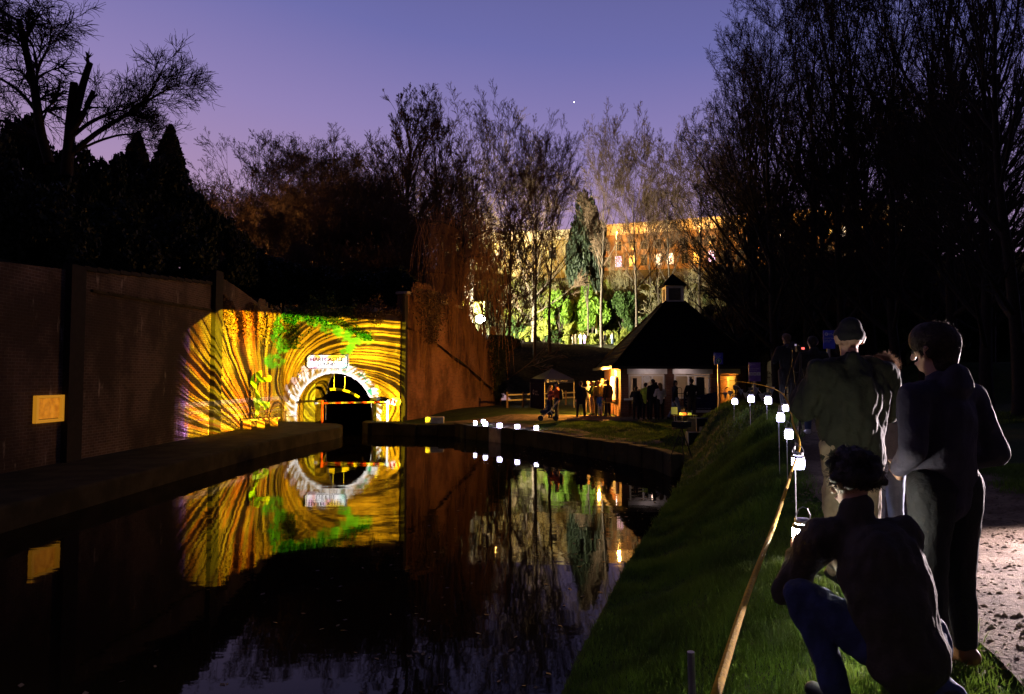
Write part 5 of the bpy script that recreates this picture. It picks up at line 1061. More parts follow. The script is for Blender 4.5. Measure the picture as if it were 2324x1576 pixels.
for a in (('round', 'broad round-headed bare tree standing left of the treeline, open domed crown', 575, 296, 74, 1.0), ('round_b', 'bare tree right of the domed crown, top just lower', 668, 308, 82, .75),
          ('round_b', 'bare tree with rusty brown twigs above the sculpture wall', 752, 312, 78, .95), ('round', 'dense brown bare tree left of the tall upright pair', 835, 322, 80, .9),
          ('upright', 'tall upright bare tree with a fan of steep limbs, above the portal right half', 930, 208, 66, .85), ('upright_b', 'tallest upright bare tree, dark, above the right edge of the yellow wall', 1005, 196, 66, .66),
          ('tall', 'upright bare tree directly above the floodlight', 1155, 218, 64, .8), ('tall_b', 'fine-twigged upright tree right of the floodlight', 1215, 240, 67, .8), ('tall', 'lower brownish tree before the gap in the skyline', 1248, 288, 69, .85),
          ('tall', 'slender high-crowned tree left of the long lit building', 1366, 256, 88, .8), ('tall_b', 'twin-stemmed high-crowned tree in front of the lit roof band', 1448, 250, 88, .8), ('tall', 'high tree just left of the hut turret with forked trunk', 1520, 275, 92, .7),
          ('tall', 'widest high-domed tree above the hut turret', 1592, 218, 84, .95), ('tall_b', 'thin dark tree between the domed tree and the dark wood', 1655, 262, 78, .7),
          ('round', 'low orange-lit round tree at the left end of the treeline', 478, 415, 84, 1.1), ('round_b', 'dark low bare tree over the brick parapet', 640, 400, 62, 1.0), ('round', 'dark twiggy tree above the left part of the yellow wall', 720, 392, 58, 1.05),
          ('round_b', 'dark twiggy tree over the arch', 800, 372, 60, 1.0), ('round', 'dark twiggy tree right of the arch, below the upright pair', 880, 400, 60, 1.0), ('tall', 'pale-trunked tree lit yellow right of the utility pole', 1476, 400, 112, .9),
          ('tall_b', 'leaning pale-trunked tree behind the hut turret', 1500, 380, 108, .9), ('upright_b', 'filler tree behind the floodlight glow', 1060, 330, 90, .8), ('round_b', 'rounded bare tree left of the low yellow-lit building', 1210, 340, 96, .9), ('round_b', 'spreading bare tree between the domed crown and the rusty tree', 705, 318, 88, 1.2), ('round', 'wide bare tree filling the gap left of the upright pair', 870, 330, 90, 1.3),
          ('round', 'low wide bare tree under the domed crown', 560, 430, 66, 1.2), ('round_b', 'low wide bare tree left of the tunnel parapet', 610, 455, 54, 1.2), ('round', 'low wide bare tree behind the portal centre', 765, 430, 53, 1.3), ('round_b', 'low wide bare tree behind the portal right end', 900, 440, 52, 1.2), ('round', 'low wide bare tree at the foot of the upright pair', 985, 430, 56, 1.1),
          ('tall', 'bare tree just right of the tallest upright tree', 1070, 225, 92, 1.1), ('round', 'bare tree crown behind the long building roof, right of the hut turret', 1670, 330, 100, 1.0)):
    a = list(a); a[5] *= {'u': 1.45, 't': 1.2, 'r': 1.12}[a[0][0]]; tpx(*a, group=None)
GR = 'dark bare trees of the wood on the right'
for i, (px, yt, Y, k, w, lab) in enumerate(((1725, 60, 34, 'near', .95, 'outermost left tree of the dark right wood, fine twigs reaching into the sky'), (1760, -120, 27, 'near_b', .9, 'leaning multi-limbed tree at the left side of the dark wood'),
        (1835, -160, 30, 'near', .9, 'straight dark trunk above the blue ring-emblem sign'), (1905, -200, 25, 'near_b', .85, 'dark tree rising above the hatted man'), (1975, -250, 32, 'near', .9, 'dark tree right of the hatted man, deep in the wood'),
        (2035, -300, 23, 'near_b', .8, 'dark tree above the gap between the standing adults'), (2100, -280, 28, 'near', .9, 'thick dark trunk above the tall person'), (2165, -350, 21, 'near', .8, 'near dark trunk right of the tall person head'),
        (2240, -400, 19, 'near_b', .85, 'thick near trunk second from the right edge'), (2310, -420, 16, 'near', .85, 'thick near trunk at the right edge'), (1790, 120, 44, 'near', 1.0, 'far dark tree between the hut and the wood'),
        (1880, 60, 50, 'near_b', 1.0, 'far dark tree behind the blue sign'), (1700, 330, 56, 'near', 1.0, 'low far tree behind the right eaves of the hut'), (1990, 40, 48, 'near', 1.0, 'far dark tree filling the wood behind the hatted man'),
        (2130, 0, 45, 'near_b', 1.0, 'far dark tree filling the wood behind the tall person'), (2260, -60, 40, 'near', 1.0, 'far dark tree near the right edge'), (1940, 250, 60, 'round', 1.3, 'low spreading far tree with dense crown in the wood'), 
        (2070, 200, 62, 'round', 1.3, 'spreading far tree mid wood'), (2190, 180, 58, 'round_b', 1.3, 'spreading far tree on the high right slope'),  (2050, 260, 36, 'near_b', 1.2, 'mid-distance tree with low boughs above the fair hair'), (2150, 240, 34, 'near', 1.2, 'mid-distance tree with low boughs above the tall person'), (2250, 200, 30, 'near_b', 1.2, 'mid-distance tree with low boughs by the right edge'),
        (1740, 420, 70, 'round', 1.2, 'low far tree before the right part of the long building'), (1700, 20, 34, 'near_b', .7, 'slim tree at the left tip of the dark wood'))):
    x = (px - CX) / F * Y; zb = G(x, Y) if Y < 57 else Hz(x, Y)
    tree(k, lab, x, Y, P(px, yt, Y).z - zb, w, i * 1.3)
# undergrowth of bare brush
GS = 'bare brush in the undergrowth behind the walls'
k = 0
for px in list(range(450, 950, 38)):
    for yt, Y in ((470, 56), (560, 48)):
        k += 1; p = px + random.uniform(-18, 18); x = (p - CX) / F * Y
        tpx('brush', None, p, yt + random.uniform(-35, 35), Y, random.uniform(.9, 1.2)); o = bpy.data.objects[-1] if False else None
for o in [o for o in COL.objects if o.name.startswith('bare_shrub') and 'label' not in o]:
    tag(o, 'bare brown brush among the dark undergrowth behind the tunnel walls', 'shrub', GS)
for i, px in enumerate(range(420, 1150, 38)):
    if 940 < px < 1090: continue
    tpx('brush', 'tall bare brush massed behind the tunnel walls below the tree crowns', px + random.uniform(-14, 14), random.uniform(370, 450) + (60 if px < 470 else 0), random.uniform(60, 72) if px < 1010 else 61, random.uniform(.9, 1.15), 'tall bare brush below the tree crowns')
GP = 'pale lit brush on the slope behind the hut'
for i, px in enumerate((1180, 1225, 1290, 1400, 1440, 1500, 1535, 1575, 1600, 1625, 1655, 1690)):
    Y = random.uniform(108, 116) if px < 1480 else random.uniform(70, 92); yt = random.uniform(560, 640) if px < 1480 else random.uniform(585, 640)
    t = tpx('brush_pale', 'pale bare brush catching yellow light on the slope around the hut roof', px, yt, Y, random.uniform(.8, 1.1), GP)
for i in range(16):
    px = 1700 + i * 40 + random.uniform(-14, 14); Y = random.uniform(34, 52); tpx('brush', 'dark bare brush filling the foot of the right wood', px, random.uniform(520, 640), Y, 1.1, 'dark brush at the foot of the right wood')
# leafy masses
def leaf_mesh(name, n, shape, size, seed, droop=.0, clump=.0):
    g = np.random.default_rng(seed); pts = shape(g, n); m = len(pts)
    u = g.normal(0, 1, (m, 3)); u /= np.linalg.norm(u, axis=1, keepdims=True); v = np.cross(u, g.normal(0, 1, (m, 3))); v /= np.linalg.norm(v, axis=1, keepdims=True); u[:, 2] -= droop; v[:, 2] -= droop * .5
    s = size * g.uniform(.5, 1.3, (m, 1)); a = pts - u * s * .5; b = pts + v * s * .32; c = pts + u * s * .5; d = pts - v * s * .32
    V = np.stack([a, b, c, d], 1).reshape(-1, 3); return fast_mesh(name, V, [np.arange(m * 4).reshape(m, 4)])
def blob(rx, ry, rz, nb=26, br=.32, base=0.0):
    def f(g, n):
        a = g.uniform(0, 6.283, nb); e = np.arccos(g.uniform(-.25, 1, nb)); rr = g.uniform(.55, 1, nb) ** .5
        cc = np.stack([np.cos(a) * np.sin(e) * rr * rx, np.sin(a) * np.sin(e) * rr * ry, np.cos(e) * rr * rz + rz * .75 + base], 1)
        i = g.integers(0, nb, n); v = g.normal(0, 1, (n, 3)); v /= np.linalg.norm(v, axis=1, keepdims=True); q = cc[i] + v * np.array([rx, ry, rz]) * br * g.uniform(.5, 1.05, (n, 1)) * g.uniform(.6, 1.2, (nb, 1))[i]
        return q[q[:, 2] > -.2]
    return f
def cone(h, r, layers=16):
    def f(g, n):
        t = np.clip(np.floor(g.random(n) ** 1.3 * layers) / layers + g.normal(0, .018, n), 0, .99); az = np.floor(g.uniform(0, 9, n)) / 9 * 6.283 + t * 9 + g.normal(0, .13, n); rr = g.random(n) ** .6 * r * (1 - t) ** .85 * (1 + .25 * np.sin(az * 3))
        return np.stack([np.cos(az) * rr, np.sin(az) * rr, t * h + h * .04 - rr * .32 + .05 * rr ** 2 + g.normal(0, .05, n) * h * .08], 1)
    return f
LM = {'bush': leaf_mesh('crown', 9000, blob(1, 1, .75), .16, 1), 'bush_b': leaf_mesh('crown', 9000, blob(1, 1, .9, 20, .36), .15, 2), 'ever': leaf_mesh('crown', 26000, blob(1, 1, 1.0, 60, .24), .11, 3),
      'fir': leaf_mesh('crown', 22000, cone(1.0, .34), .035, 4, .3), 'fir_b': leaf_mesh('crown', 20000, cone(1.0, .40, 12), .04, 5, .4), 'hedge': leaf_mesh('crown', 14000, blob(1.2, .7, .6, 40, .26), .10, 6)}
stem = MB().tube([(0, 0, -.3), (0, 0, .5), (.03, 0, 1.1)], [.05, .035, .012], 7)
for k in range(5): a = k * 1.26; stem.tube([(0, 0, .1 + .1 * k), (.3 * math.cos(a), .3 * math.sin(a), .5 + .1 * k), (.6 * math.cos(a), .6 * math.sin(a), .85 + .06 * k)], [.03, .018, .006], 5)
ST = stem.build('trunk', None); STm = ST.data; bpy.data.objects.remove(ST); fst = MB().tube([(0, 0, -.05), (0, 0, .95)], [.02, .003], 7).build('trunk', None); FSm = fst.data; bpy.data.objects.remove(fst)
LF = {}
def leafy(kind, mat, label, x, Y, sx, sz, name='evergreen_bush', cat='bush', group=None, z=None, rz=None):
    zb = z if z is not None else (Hz(x, Y) if (Y > 38 and not (Y < 50 and x > -1)) or Y > 57 else G(x, Y))
    t = empty(name, (x, Y, zb - .1), rz if rz is not None else random.uniform(0, 6), label, cat, group); t.scale = (sx, sx, sz)
    key = (kind, mat)
    if key not in LF: me = LM[kind].copy(); me.materials.clear(); me.materials.append(MATS[mat]); LF[key] = me
    link('crown', LF[key], None, t); s = link('trunk', FSm if 'fir' in kind else STm, None, t)
    if not s.data.materials: s.data.materials.append(M_bark)
    return t
def leaf_px(kind, mat, label, px, ytop, ybot, Y, wpx, **k):
    x = (px - CX) / F * Y; h = (ybot - ytop) / F * Y; top = P(px, ytop, Y).z
    return leafy(kind, mat, label, x, Y, wpx / F * Y / 2 / (.36 if 'fir' in kind else 1.25), h / (1.0 if 'fir' in kind else 1.75), z=top - h, **k)
wz = lambda x: 5.6 + (-12.9 - x) * .3
GL = 'dark evergreen trees and bushes above the left wall'
for px, yt, yb, Y, w, lab in ((40, 285, 640, 30, 200, 'dark rounded evergreen at the top left behind the pale-stemmed birch'), (-40, 330, 700, 24, 260, 'dark evergreen at the left edge'), (150, 352, 640, 30, 190, 'dark evergreen hump below the lopped tree'), (235, 372, 640, 31, 170, 'dark evergreen hump right of the lopped tree'),
       (330, 385, 650, 33, 200, 'dark evergreen mass under the feathery fir'), (410, 430, 660, 34, 180, 'dark evergreen mass on the slope right of the fir'), (90, 430, 700, 22, 260, 'dark evergreen bush over the wall near the left edge'), (240, 470, 690, 25, 260, 'dark evergreen bush overhanging the wall above its middle'),
       (380, 500, 680, 29, 220, 'dark evergreen bush overhanging the wall right of its middle'), (490, 505, 690, 36, 190, 'dark evergreen bush stepping down towards the parapet'), (560, 570, 705, 40, 170, 'dark evergreen bush beside the parapet step'), (640, 595, 712, 41, 170, 'dark evergreen bush right of the parapet step'),
       (725, 610, 715, 42, 170, 'dark evergreen bush above the arch left side'), (815, 620, 722, 42, 170, 'dark evergreen bush above the arch right side'), (895, 610, 725, 42, 150, 'dark evergreen bush at the end of the yellow wall')):
    leaf_px('ever', 'leaf_dark', lab, px, yt, yb, Y, w, name='evergreen_bush', group=None)
leaf_px('fir', 'leaf_dark', 'dark feathery fir tree standing out against the dusk at upper left', 375, 285, 540, 34, 190, name='fir_tree', cat='fir tree')
leaf_px('fir_b', 'leaf_dark', 'smaller dark fir tree left of the feathery one', 300, 300, 520, 36, 150, name='fir_tree', cat='fir tree')
leaf_px('ever', 'leaf_dark', 'dark ivy-clad evergreen on the hill left of the long building', 1335, 455, 720, 98, 100, name='evergreen_tree', cat='tree')
for i, (px, yt, yb, Y, w, mt, lab) in enumerate(((1330, 600, 740, 108, 60, 'leaf_bright', 'bright green slender conifer on the lit slope left of the utility pole'), (1270, 655, 770, 107, 70, 'leaf_bright', 'pale green young evergreen on the lit slope, farthest left'), (1345, 640, 760, 106.5, 90, 'leaf_bright', 'bright green bushy evergreen behind the upper path people'),
        (1415, 655, 760, 107, 90, 'leaf_ivy', 'dark green evergreen right of the utility pole'), (1450, 690, 780, 107, 80, 'leaf_ivy', 'low dark green evergreen by the brick wall'))):
    leaf_px('fir' if i == 0 else ('bush', 'bush_b')[i % 2], mt, lab, px, yt, yb, Y, w, name='evergreen_shrub', cat='shrub')
GH = 'leafy lit bushes of the hedge bank above the upper path'
for i in range(76):
    px = 1165 + (i % 19) * 24 + random.uniform(-8, 8); row = i // 19; Y = (107.3, 112, 117, 121.5)[row] + random.uniform(-.8, .8); yt = (722, 684, 648, 618)[row] + random.uniform(-12, 12) + (px - 1165) * .02
    leaf_px('hedge' if i % 3 else 'bush', 'leaf_hedge' if i % 4 else 'leaf_ivy', 'leafy bush lit yellow-green on the bank above the upper path', px, yt, yt + 60, Y, 60, name='hedge_bush', group=GH)
GW = 'dark leafy bushes on the right slope'
for i in range(44):
    px = 1560 + (i % 22) * 37 + random.uniform(-12, 12); row = i // 22; Y = (60 if px < 1740 else 46, 36 if px > 1730 else 72)[row] + random.uniform(-3, 3); yt = (610, 700)[row] + random.uniform(-20, 20)
    if px < 1700: yt = 690 + random.uniform(-15, 15)
    leaf_px('bush_b' if i % 2 else 'bush', 'leaf_dark' if i % 5 else 'leaf_ivy', 'dark leafy bush on the slope behind the hut and photographers', px, yt, yt + 130, Y, 120, name='slope_bush', group=GW)
leaf_px('hedge', 'leaf_dark', 'dark overgrown mound at the left end of the grass embankment under the floodlight', 1150, 735, 800, 64, 90, name='slope_bush')
# birch and lopped tree at upper left
def special():
    Y = 27.0; g = np.random.default_rng(3)
    def ln(pts, r0, r1): p = [tuple(P(x, y, Y + dy)) for x, y, dy in pts]; q = curve_pts(p, 4); return np.array(q), np.linspace(r0, r1, len(q))
    def twigs(lines, n, L, lv=3, up=.02, r=.012, droop=0):
        out = []
        def rec(pts, rad, L, lev):
            if lev == 0: return
            for j in range(n[lev - 1]):
                t = g.uniform(.25, 1); f = t * (len(pts) - 1); i = min(int(f), len(pts) - 2); p = pts[i] + (pts[i + 1] - pts[i]) * (f - i); d = unit(pts[i + 1] - pts[i]); a = R(42) * g.uniform(.5, 1.3); pr = unit(np.cross(d, g.normal(0, 1, 3))); nd = unit(d * math.cos(a) + pr * math.sin(a))
                q = [p]; l = L * g.uniform(.5, 1.2)
                for s_ in range(4): nd = unit(nd + g.normal(0, .16, 3) + np.array([0, 0, up - droop * (3 - lev)])); q.append(q[-1] + nd * l / 4)
                q = np.array(q); rr = np.linspace(max(rad * .5, r), r * .7, 5); out.append((q, rr)); rec(q, rr[0], L * .55, lev - 1)
        for p, r_ in lines: rec(p, r_[-1] * 1.2, L, lv)
        return out
    # birch
    b = [ln([(112, 372, 0), (92, 300, 0), (80, 215, 0), (62, 130, 0), (42, 45, 0)], .20, .11), ln([(96, 320, 0), (60, 292, .5), (10, 275, 1), (-60, 268, 1)], .08, .04), ln([(92, 268, 0), (60, 225, .4), (20, 190, .6), (-40, 160, 1)], .09, .04), ln([(82, 225, 0), (85, 160, -.3), (108, 110, -.6), (115, 82, -.6)], .08, .03),
         ln([(48, 52, 0), (20, 35, .4), (-20, 18, .6)], .07, .04), ln([(84, 160, 0), (74, 105, -.5), (50, 78, -.5), (20, 70, -.5)], .06, .03)]
    t = empty('birch_tree', P(112, 372, Y) - Vector((0, 0, 1)), 0, 'tall bare birch at the left edge with drooping fine twigs', 'tree')
    own(link('trunk', tubes_mesh('trunk', b), M_barkdark), t); own(link('crown', tubes_mesh('crown', twigs(b, (7, 9, 12), 1.7, 3, .0, .0085, .06)), M_barkdark), t)
    Y = 28.0
    b = [ln([(150, 400, 0), (156, 330, 0), (162, 250, 0), (168, 188, 0)], .24, .15), ln([(160, 300, 0), (178, 230, 0), (190, 185, 0), (204, 142, 0)], .17, .12), ln([(165, 295, 0), (190, 255, 0), (212, 206, 0)], .14, .09),
         ln([(160, 350, 0), (215, 305, .4), (262, 275, .6), (310, 245, .8), (345, 205, .9), (365, 165, .9)], .12, .035), ln([(165, 308, 0), (205, 278, .5), (255, 255, .5), (280, 250, .5)], .10, .03), ln([(170, 345, 0), (230, 318, .8), (290, 305, 1), (340, 320, 1)], .07, .02), ln([(290, 262, .7), (330, 232, .8), (375, 205, .8), (405, 190, .8)], .06, .02)]
    t = empty('lopped_tree', P(150, 400, Y) - Vector((0, 0, 1)), 0, 'lopped tree with three sawn-off stems and long branches sweeping right', 'tree')
    own(link('trunk', tubes_mesh('trunk', b), M_barkdark), t); tw = twigs(b[3:], (7, 9, 15), 1.5, 3, .04, .0085) + twigs(b[:3], (3, 3, 5), .8, 2, .05, .007)
    own(link('crown', tubes_mesh('crown', tw), M_barkdark), t)
special()
# weeping strands over the wing wall
def weeping():
    g = np.random.default_rng(9); t = empty('weeping_tree', (-3.3, 44.5, 7), 0, 'weeping tree with long orange-lit strands hanging over the brick wing wall', 'tree')
    T = [(np.array([(-3.6, 45, 6.3), (-3.5, 45, 9), (-3.2, 44.8, 11.5), (-3.3, 44.7, 14)]), np.array([.26, .2, .15, .06]))]; Cn = []
    for k in range(16):
        a = g.uniform(0, 6.28); z = g.uniform(9, 13.6); L = g.uniform(1.4, 3.4); p = [np.array([-3.4, 44.8, z])]; d = np.array([math.cos(a), math.sin(a) * .6, .7])
        for s_ in range(5): d = unit(d + np.array([0, 0, -.18]) + g.normal(0, .1, 3)); p.append(p[-1] + d * L / 5)
        e_ = np.array(p); ppx = CX + e_[:, 0] / e_[:, 1] * F; ppy = 860 - (e_[:, 2] - 2.8) / e_[:, 1] * F
        if ((abs(ppx - 1090) < 34) & (abs(ppy - 727) < 50)).any(): p = [v + np.array([-1.6, 0, .8]) * (i_ / 5) for i_, v in enumerate(p)]
        T.append((np.array(p), np.linspace(.07, .02, 6)))
    for k in range(1000):
        b_ = T[1 + g.integers(0, 16)][0]; f = g.uniform(1, 4.99); i = int(f); p = b_[i] + (b_[i + 1] - b_[i]) * (f - i) + g.normal(0, .35, 3); L = g.uniform(1.5, 6.5) * (1.25 if g.random() < .3 else .8); q = [p]; d = np.array([g.normal(0, .3), g.normal(0, .3), -.4])
        for s_ in range(6): d = unit(d + np.array([0, 0, -.5]) + g.normal(0, .07, 3)); q.append(q[-1] + d * L / 6)
        e_ = np.array(q); ppx = CX + e_[:, 0] / e_[:, 1] * F; ppy = 860 - (e_[:, 2] - 2.8) / e_[:, 1] * F
        if ((abs(ppx - 1090) < 26) & (abs(ppy - 727) < 34)).any() and g.random() < .93: continue
        Cn.append((e_, np.linspace(.014, .008, 7)))
    # curtains of strands on the wall face
    for k in range(620):
        u = g.choice([.9, 1.6, 2.4, 5.2, 7.5, 9.6, 11.5]) + g.normal(0, .32); dd = np.array([4.85, 12.1]) / 13.04; x, y = -5.85 + dd[0] * u + dd[1] * .18 + g.uniform(-.05, .12), 37.75 + dd[1] * u - dd[0] * .2; z = (7.7 if u < 8 else 6.0) + g.uniform(-.2, .6); L = abs(g.normal(1.8, 1.5)) + .4; q = [np.array([x, y, z])]
        for s_ in range(5): q.append(q[-1] + np.array([g.normal(0, .05), g.normal(0, .03), -L / 5]))
        Cn.append((np.array(q), np.linspace(.016, .008, 6)))
    own(link('trunk', tubes_mesh('trunk', T), M_bark), t); own(link('crown', tubes_mesh('crown', Cn), M_strand), t)
weeping()
# dark ivy columns at the end of the wing wall
def ivy(label, pts_fn, n, size, mat, seed, name='ivy', cat='ivy'):
    g = np.random.default_rng(seed); p = pts_fn(g, n); m = len(p); u = g.normal(0, 1, (m, 3)); u[:, 2] -= .6; u /= np.linalg.norm(u, axis=1, keepdims=True); v = np.cross(u, g.normal(0, 1, (m, 3))); v /= np.linalg.norm(v, axis=1, keepdims=True); s = size * g.uniform(.5, 1.3, (m, 1))
    V = np.stack([p - u * s * .5, p + v * s * .35, p + u * s * .5, p - v * s * .35], 1).reshape(-1, 3); return tag(link(name, fast_mesh(name, V, [np.arange(m * 4).reshape(m, 4)]), MATS[mat]), label, cat)
def col(u0, w, ztop, zbot):
    dd = np.array([4.85, 12.1]) / 13.04
    def f(g, n): z = zbot + (ztop - zbot) * g.random(n) ** .7; u = u0 + g.normal(0, 1, n) * w * (.4 + .6 * (z - zbot) / (ztop - zbot)); o = .22 + np.abs(g.normal(0, .18, n)); return np.stack([-5.85 + dd[0] * u + dd[1] * o, 37.75 + dd[1] * u - dd[0] * o, z], 1)
    return f
ivy('thick dark ivy column hanging down the far end of the wing wall', col(12.4, .8, 5.9, 1.4), 9000, .14, 'leaf_dark', 31)
ivy('brown ivy tangle hanging from the top of the wing wall near the yellow wall', col(2.2, 1.0, 7.9, 4.8), 4500, .12, 'leaf_brown', 32)
def ontop(x0, x1, z0, sz, sy):
    def f(g, n): x = g.uniform(x0, x1, n); h = .35 + .3 * np.sin(x * 2.3) + .25 * np.sin(x * 5.1 + 1); return np.stack([x, 36.95 + g.normal(0, sy, n), z0 + h * g.normal(0, sz, n) - .15 + .15 * np.abs(g.normal(0, 1, n))], 1)
    return f
ivy('green ivy spilling over the parapet above the name sign', ontop(-12.1, -8.4, 6.45, .7, .16), 5000, .12, 'leaf_ivy', 33)
ivy('dry brown growth along the parapet at the right of the portal', ontop(-8.6, -6.0, 6.45, .5, .14), 3000, .11, 'leaf_brown', 34)
ivy('hanging ivy trail down the portal left of the arch', lambda g, n: np.stack([-11.9 + g.normal(0, .22, n) + .15 * np.sin(np.linspace(0, 9, n)), 36.93 - np.abs(g.normal(0, .06, n)), 6.4 - 2.0 * g.random(n) ** 1.6], 1), 1500, .10, 'leaf_ivy', 35)
ivy('ivy trail hanging diagonally right above the arch', lambda g, n: (lambda t: np.stack([-10.2 + 2.6 * t + g.normal(0, .12, n), 36.93 - np.abs(g.normal(0, .05, n)), 6.3 - 1.3 * t + g.normal(0, .12, n)], 1))(g.random(n)), 1200, .10, 'leaf_ivy', 36)
ivy('dry leafy growth hanging over the top of the left wall in the yellow light', lambda g, n: (lambda y: np.stack([-12.36 + np.abs(g.normal(0, .06, n)), y, 6.1 + .3 * np.sin(y * 2) - np.abs(g.normal(0, .55, n))], 1))(g.uniform(29, 36.5, n)), 4200, .12, 'leaf_brown', 37)
# ------------------------------------------------------------------ grass
def grass(name, label, n, xr, yr, h, wd, seed, cond=None):
    g = np.random.default_rng(seed); x = g.uniform(*xr, n); y = g.uniform(*yr, n); t = x - xe(y); k = t > .0; px = np.interp(y, [-6, 0, 4, 7, 11, 15, 19, 24], [2.6, 3.3, 3.75, 4.4, 5.6, 7.3, 9.3, 11.2]); hw = np.interp(y, [0, 7, 15], [1.3, 1.3, 1.0])
    k &= (np.abs(x - px) > hw * g.uniform(.8, 1.08, n)); x, y = x[k], y[k]; m = len(x); z = gz(x, y) - .01
    cl = .55 + .9 * np.array([mnoise.noise(Vector((a * 1.7, b * 1.7, 0))) for a, b in zip(x, y)]); H = h * np.clip(cl + .35, .25, 1.8) * g.uniform(.5, 1.3, m); a = g.uniform(0, 6.283, m); dx, dy = np.cos(a) * wd, np.sin(a) * wd; lx, ly = g.normal(0, .35, m) * H, g.normal(0, .35, m) * H
    b0 = np.stack([x - dx, y - dy, z], 1); b1 = np.stack([x + dx, y + dy, z], 1); m0 = np.stack([x - dx * .7 + lx * .35, y - dy * .7 + ly * .35, z + H * .55], 1); m1 = np.stack([x + dx * .7 + lx * .35, y + dy * .7 + ly * .35, z + H * .55], 1); tp = np.stack([x + lx, y + ly, z + H], 1)
    V = np.stack([b0, b1, m1, m0, tp], 1).reshape(-1, 3); i = np.arange(m)[:, None] * 5
    return tag(link(name, fast_mesh(name, V, [i + np.array([[0, 1, 2, 3]]), i + np.array([[3, 2, 4]])]), MATS['grass_blade']), label, 'grass', kind='stuff')
grass('grass', 'rough lit grass on the near bank between the water and the gravel', 150000, (0, 5.5), (1.2, 8), .085, .0035, 41)
grass('grass', 'grass on the middle bank below the row of jar lanterns', 110000, (1.2, 7.5), (8, 15), .10, .006, 42)
grass('grass', 'short lawn grass between the hut, the mound and the canal coping', 90000, (1.0, 12), (15, 31), .08, .010, 43)
# ------------------------------------------------------------------ background buildings, pole, street lamps, floodlight
lb = empty('long_building', (20, 148, 26), 0, 'long two-storey building with orange-lit roof band and glowing windows behind the trees', 'building')
A_, B2 = Vector((14, 156, 0)), Vector((82, 132, 0)); uu = (B2 - A_).normalized(); Lb = (B2 - A_).length; nn = Vector((uu.y, -uu.x, 0))
own(MB().slab([(0, 24), (Lb, 24), (Lb, 35.1), (0, 35.1)], A_, uu, (0, 0, 1), -nn * 10).build('wall', M_brick_b), lb)
M_band = simple('cream_roof_band', (.75, .62, .42), .7); own(MB().slab([(-.4, 35.12), (Lb + .4, 35.12), (Lb + .4, 37.6), (-.4, 37.6)], A_ + nn * .5, uu, (0, 0, 1), -nn * 11).build('roof', M_band), lb)
g_lit = [glow('win_white', (1, .80, .62), 2.2), glow('win_yellow', (1, .60, .12), 1.9), glow('win_violet', (.7, .5, 1), 1.8)]; g_dk = simple('dark_glazing', (.03, .03, .035), .2, bmp=0)
xk = 1.5; i = 0
while xk < Lb - 2:
    for z0, z1 in ((27.9, 30.3), (31.6, 33.6)):
        low = z0 < 30; lit = (low and xk < 34 and i % 3 != 2 and xk > 5) or (not low and xk > 36 and i % 4 != 1)
        mt_ = random.choice(g_lit[:2] + g_lit[:1]) if lit else g_dk
        if lit and i % 7 == 3: mt_ = g_lit[2]
        f_ = own(MB().slab([(xk, z0), (xk + 1.5, z0), (xk + 1.5, z1), (xk, z1)], A_ + nn * .02, uu, (0, 0, 1), nn * .05).build('window', mt_), lb)
        fr = MB()
        for a in (0, .72, 1.42): fr.slab([(xk + a, z0), (xk + a + .08, z0), (xk + a + .08, z1), (xk + a, z1)], A_ + nn * .07, uu, (0, 0, 1), nn * .04)
        fr.slab([(xk, z1 - .6), (xk + 1.5, z1 - .6), (xk + 1.5, z1 - .5), (xk, z1 - .5)], A_ + nn * .075, uu, (0, 0, 1), nn * .04)
        fo = own(fr.build('frame', M_white if lit else M_conc), lb); fo.parent = f_; fo.matrix_parent_inverse = Matrix.Identity(4)
    xk += 2.6 + (i % 2) * .5; i += 1
lo_ = empty('low_building', (-2, 128, 20), 0, 'lower yellow-lit building left of the long one, partly hidden by trees', 'building')
A2, B3 = Vector((-14, 132, 0)), Vector((13, 128, 0)); u2 = (B3 - A2).normalized(); L2 = (B3 - A2).length; n2_ = Vector((u2.y, -u2.x, 0))
own(MB().slab([(0, 18), (L2, 18), (L2, 29), (0, 29)], A2, u2, (0, 0, 1), -n2_ * 8).build('wall', simple('yellow_render', (.55, .45, .22), .8)), lo_)
own(MB().slab([(-.4, 29.02), (L2 + .4, 29.02), (L2 + .4, 31), (-.4, 31)], A2 + n2_ * .4, u2, (0, 0, 1), -n2_ * 9).build('roof', M_band), lo_)
for k in range(8):
    own(MB().slab([(2 + k * 3.2, 25.6), (3.4 + k * 3.2, 25.6), (3.4 + k * 3.2, 27.8), (2 + k * 3.2, 27.8)], A2, u2, (0, 0, 1), n2_ * .06).build('window', g_dk), lo_)
def street_lamp(label, x, Y, z0, zt, energy, col=(1, .45, .08), size=.25, down=False):
    t = empty('street_lamp', (x, Y, z0), 0, label, 'street lamp')
    MB().tube([(0, 0, -.3), (0, 0, zt - z0 - .3), (0, -.3, zt - z0), (0, -.9, zt - z0 + .05)], [.09, .06, .05, .04], 8).build('post', M_galv, t)
    MB().box((0, -1.1, zt - z0 + .08), (.3, .7, .12)).build('head', M_black, t); MB().box((0, -1.1, zt - z0 - .01), (.22, .5, .05)).build('lens', glow('sodium_' + str(int(energy)), (1, .45, .12), 14), t)
    l = lamp('sodium_light', 'POINT', (x, Y - 1.1, zt - .35), energy, col, size)
street_lamp('sodium street lamp in front of the long building, left', 22, 143, 26, 33.5, 15000)
street_lamp('sodium street lamp in front of the long building, middle', 38, 137, 27, 34, 14000)
street_lamp('sodium street lamp in front of the long building, right', 56, 131, 27, 34, 13000)
street_lamp('sodium street lamp beside the low yellow building', -3, 122, 20, 27, 9000, (1, .55, .08))
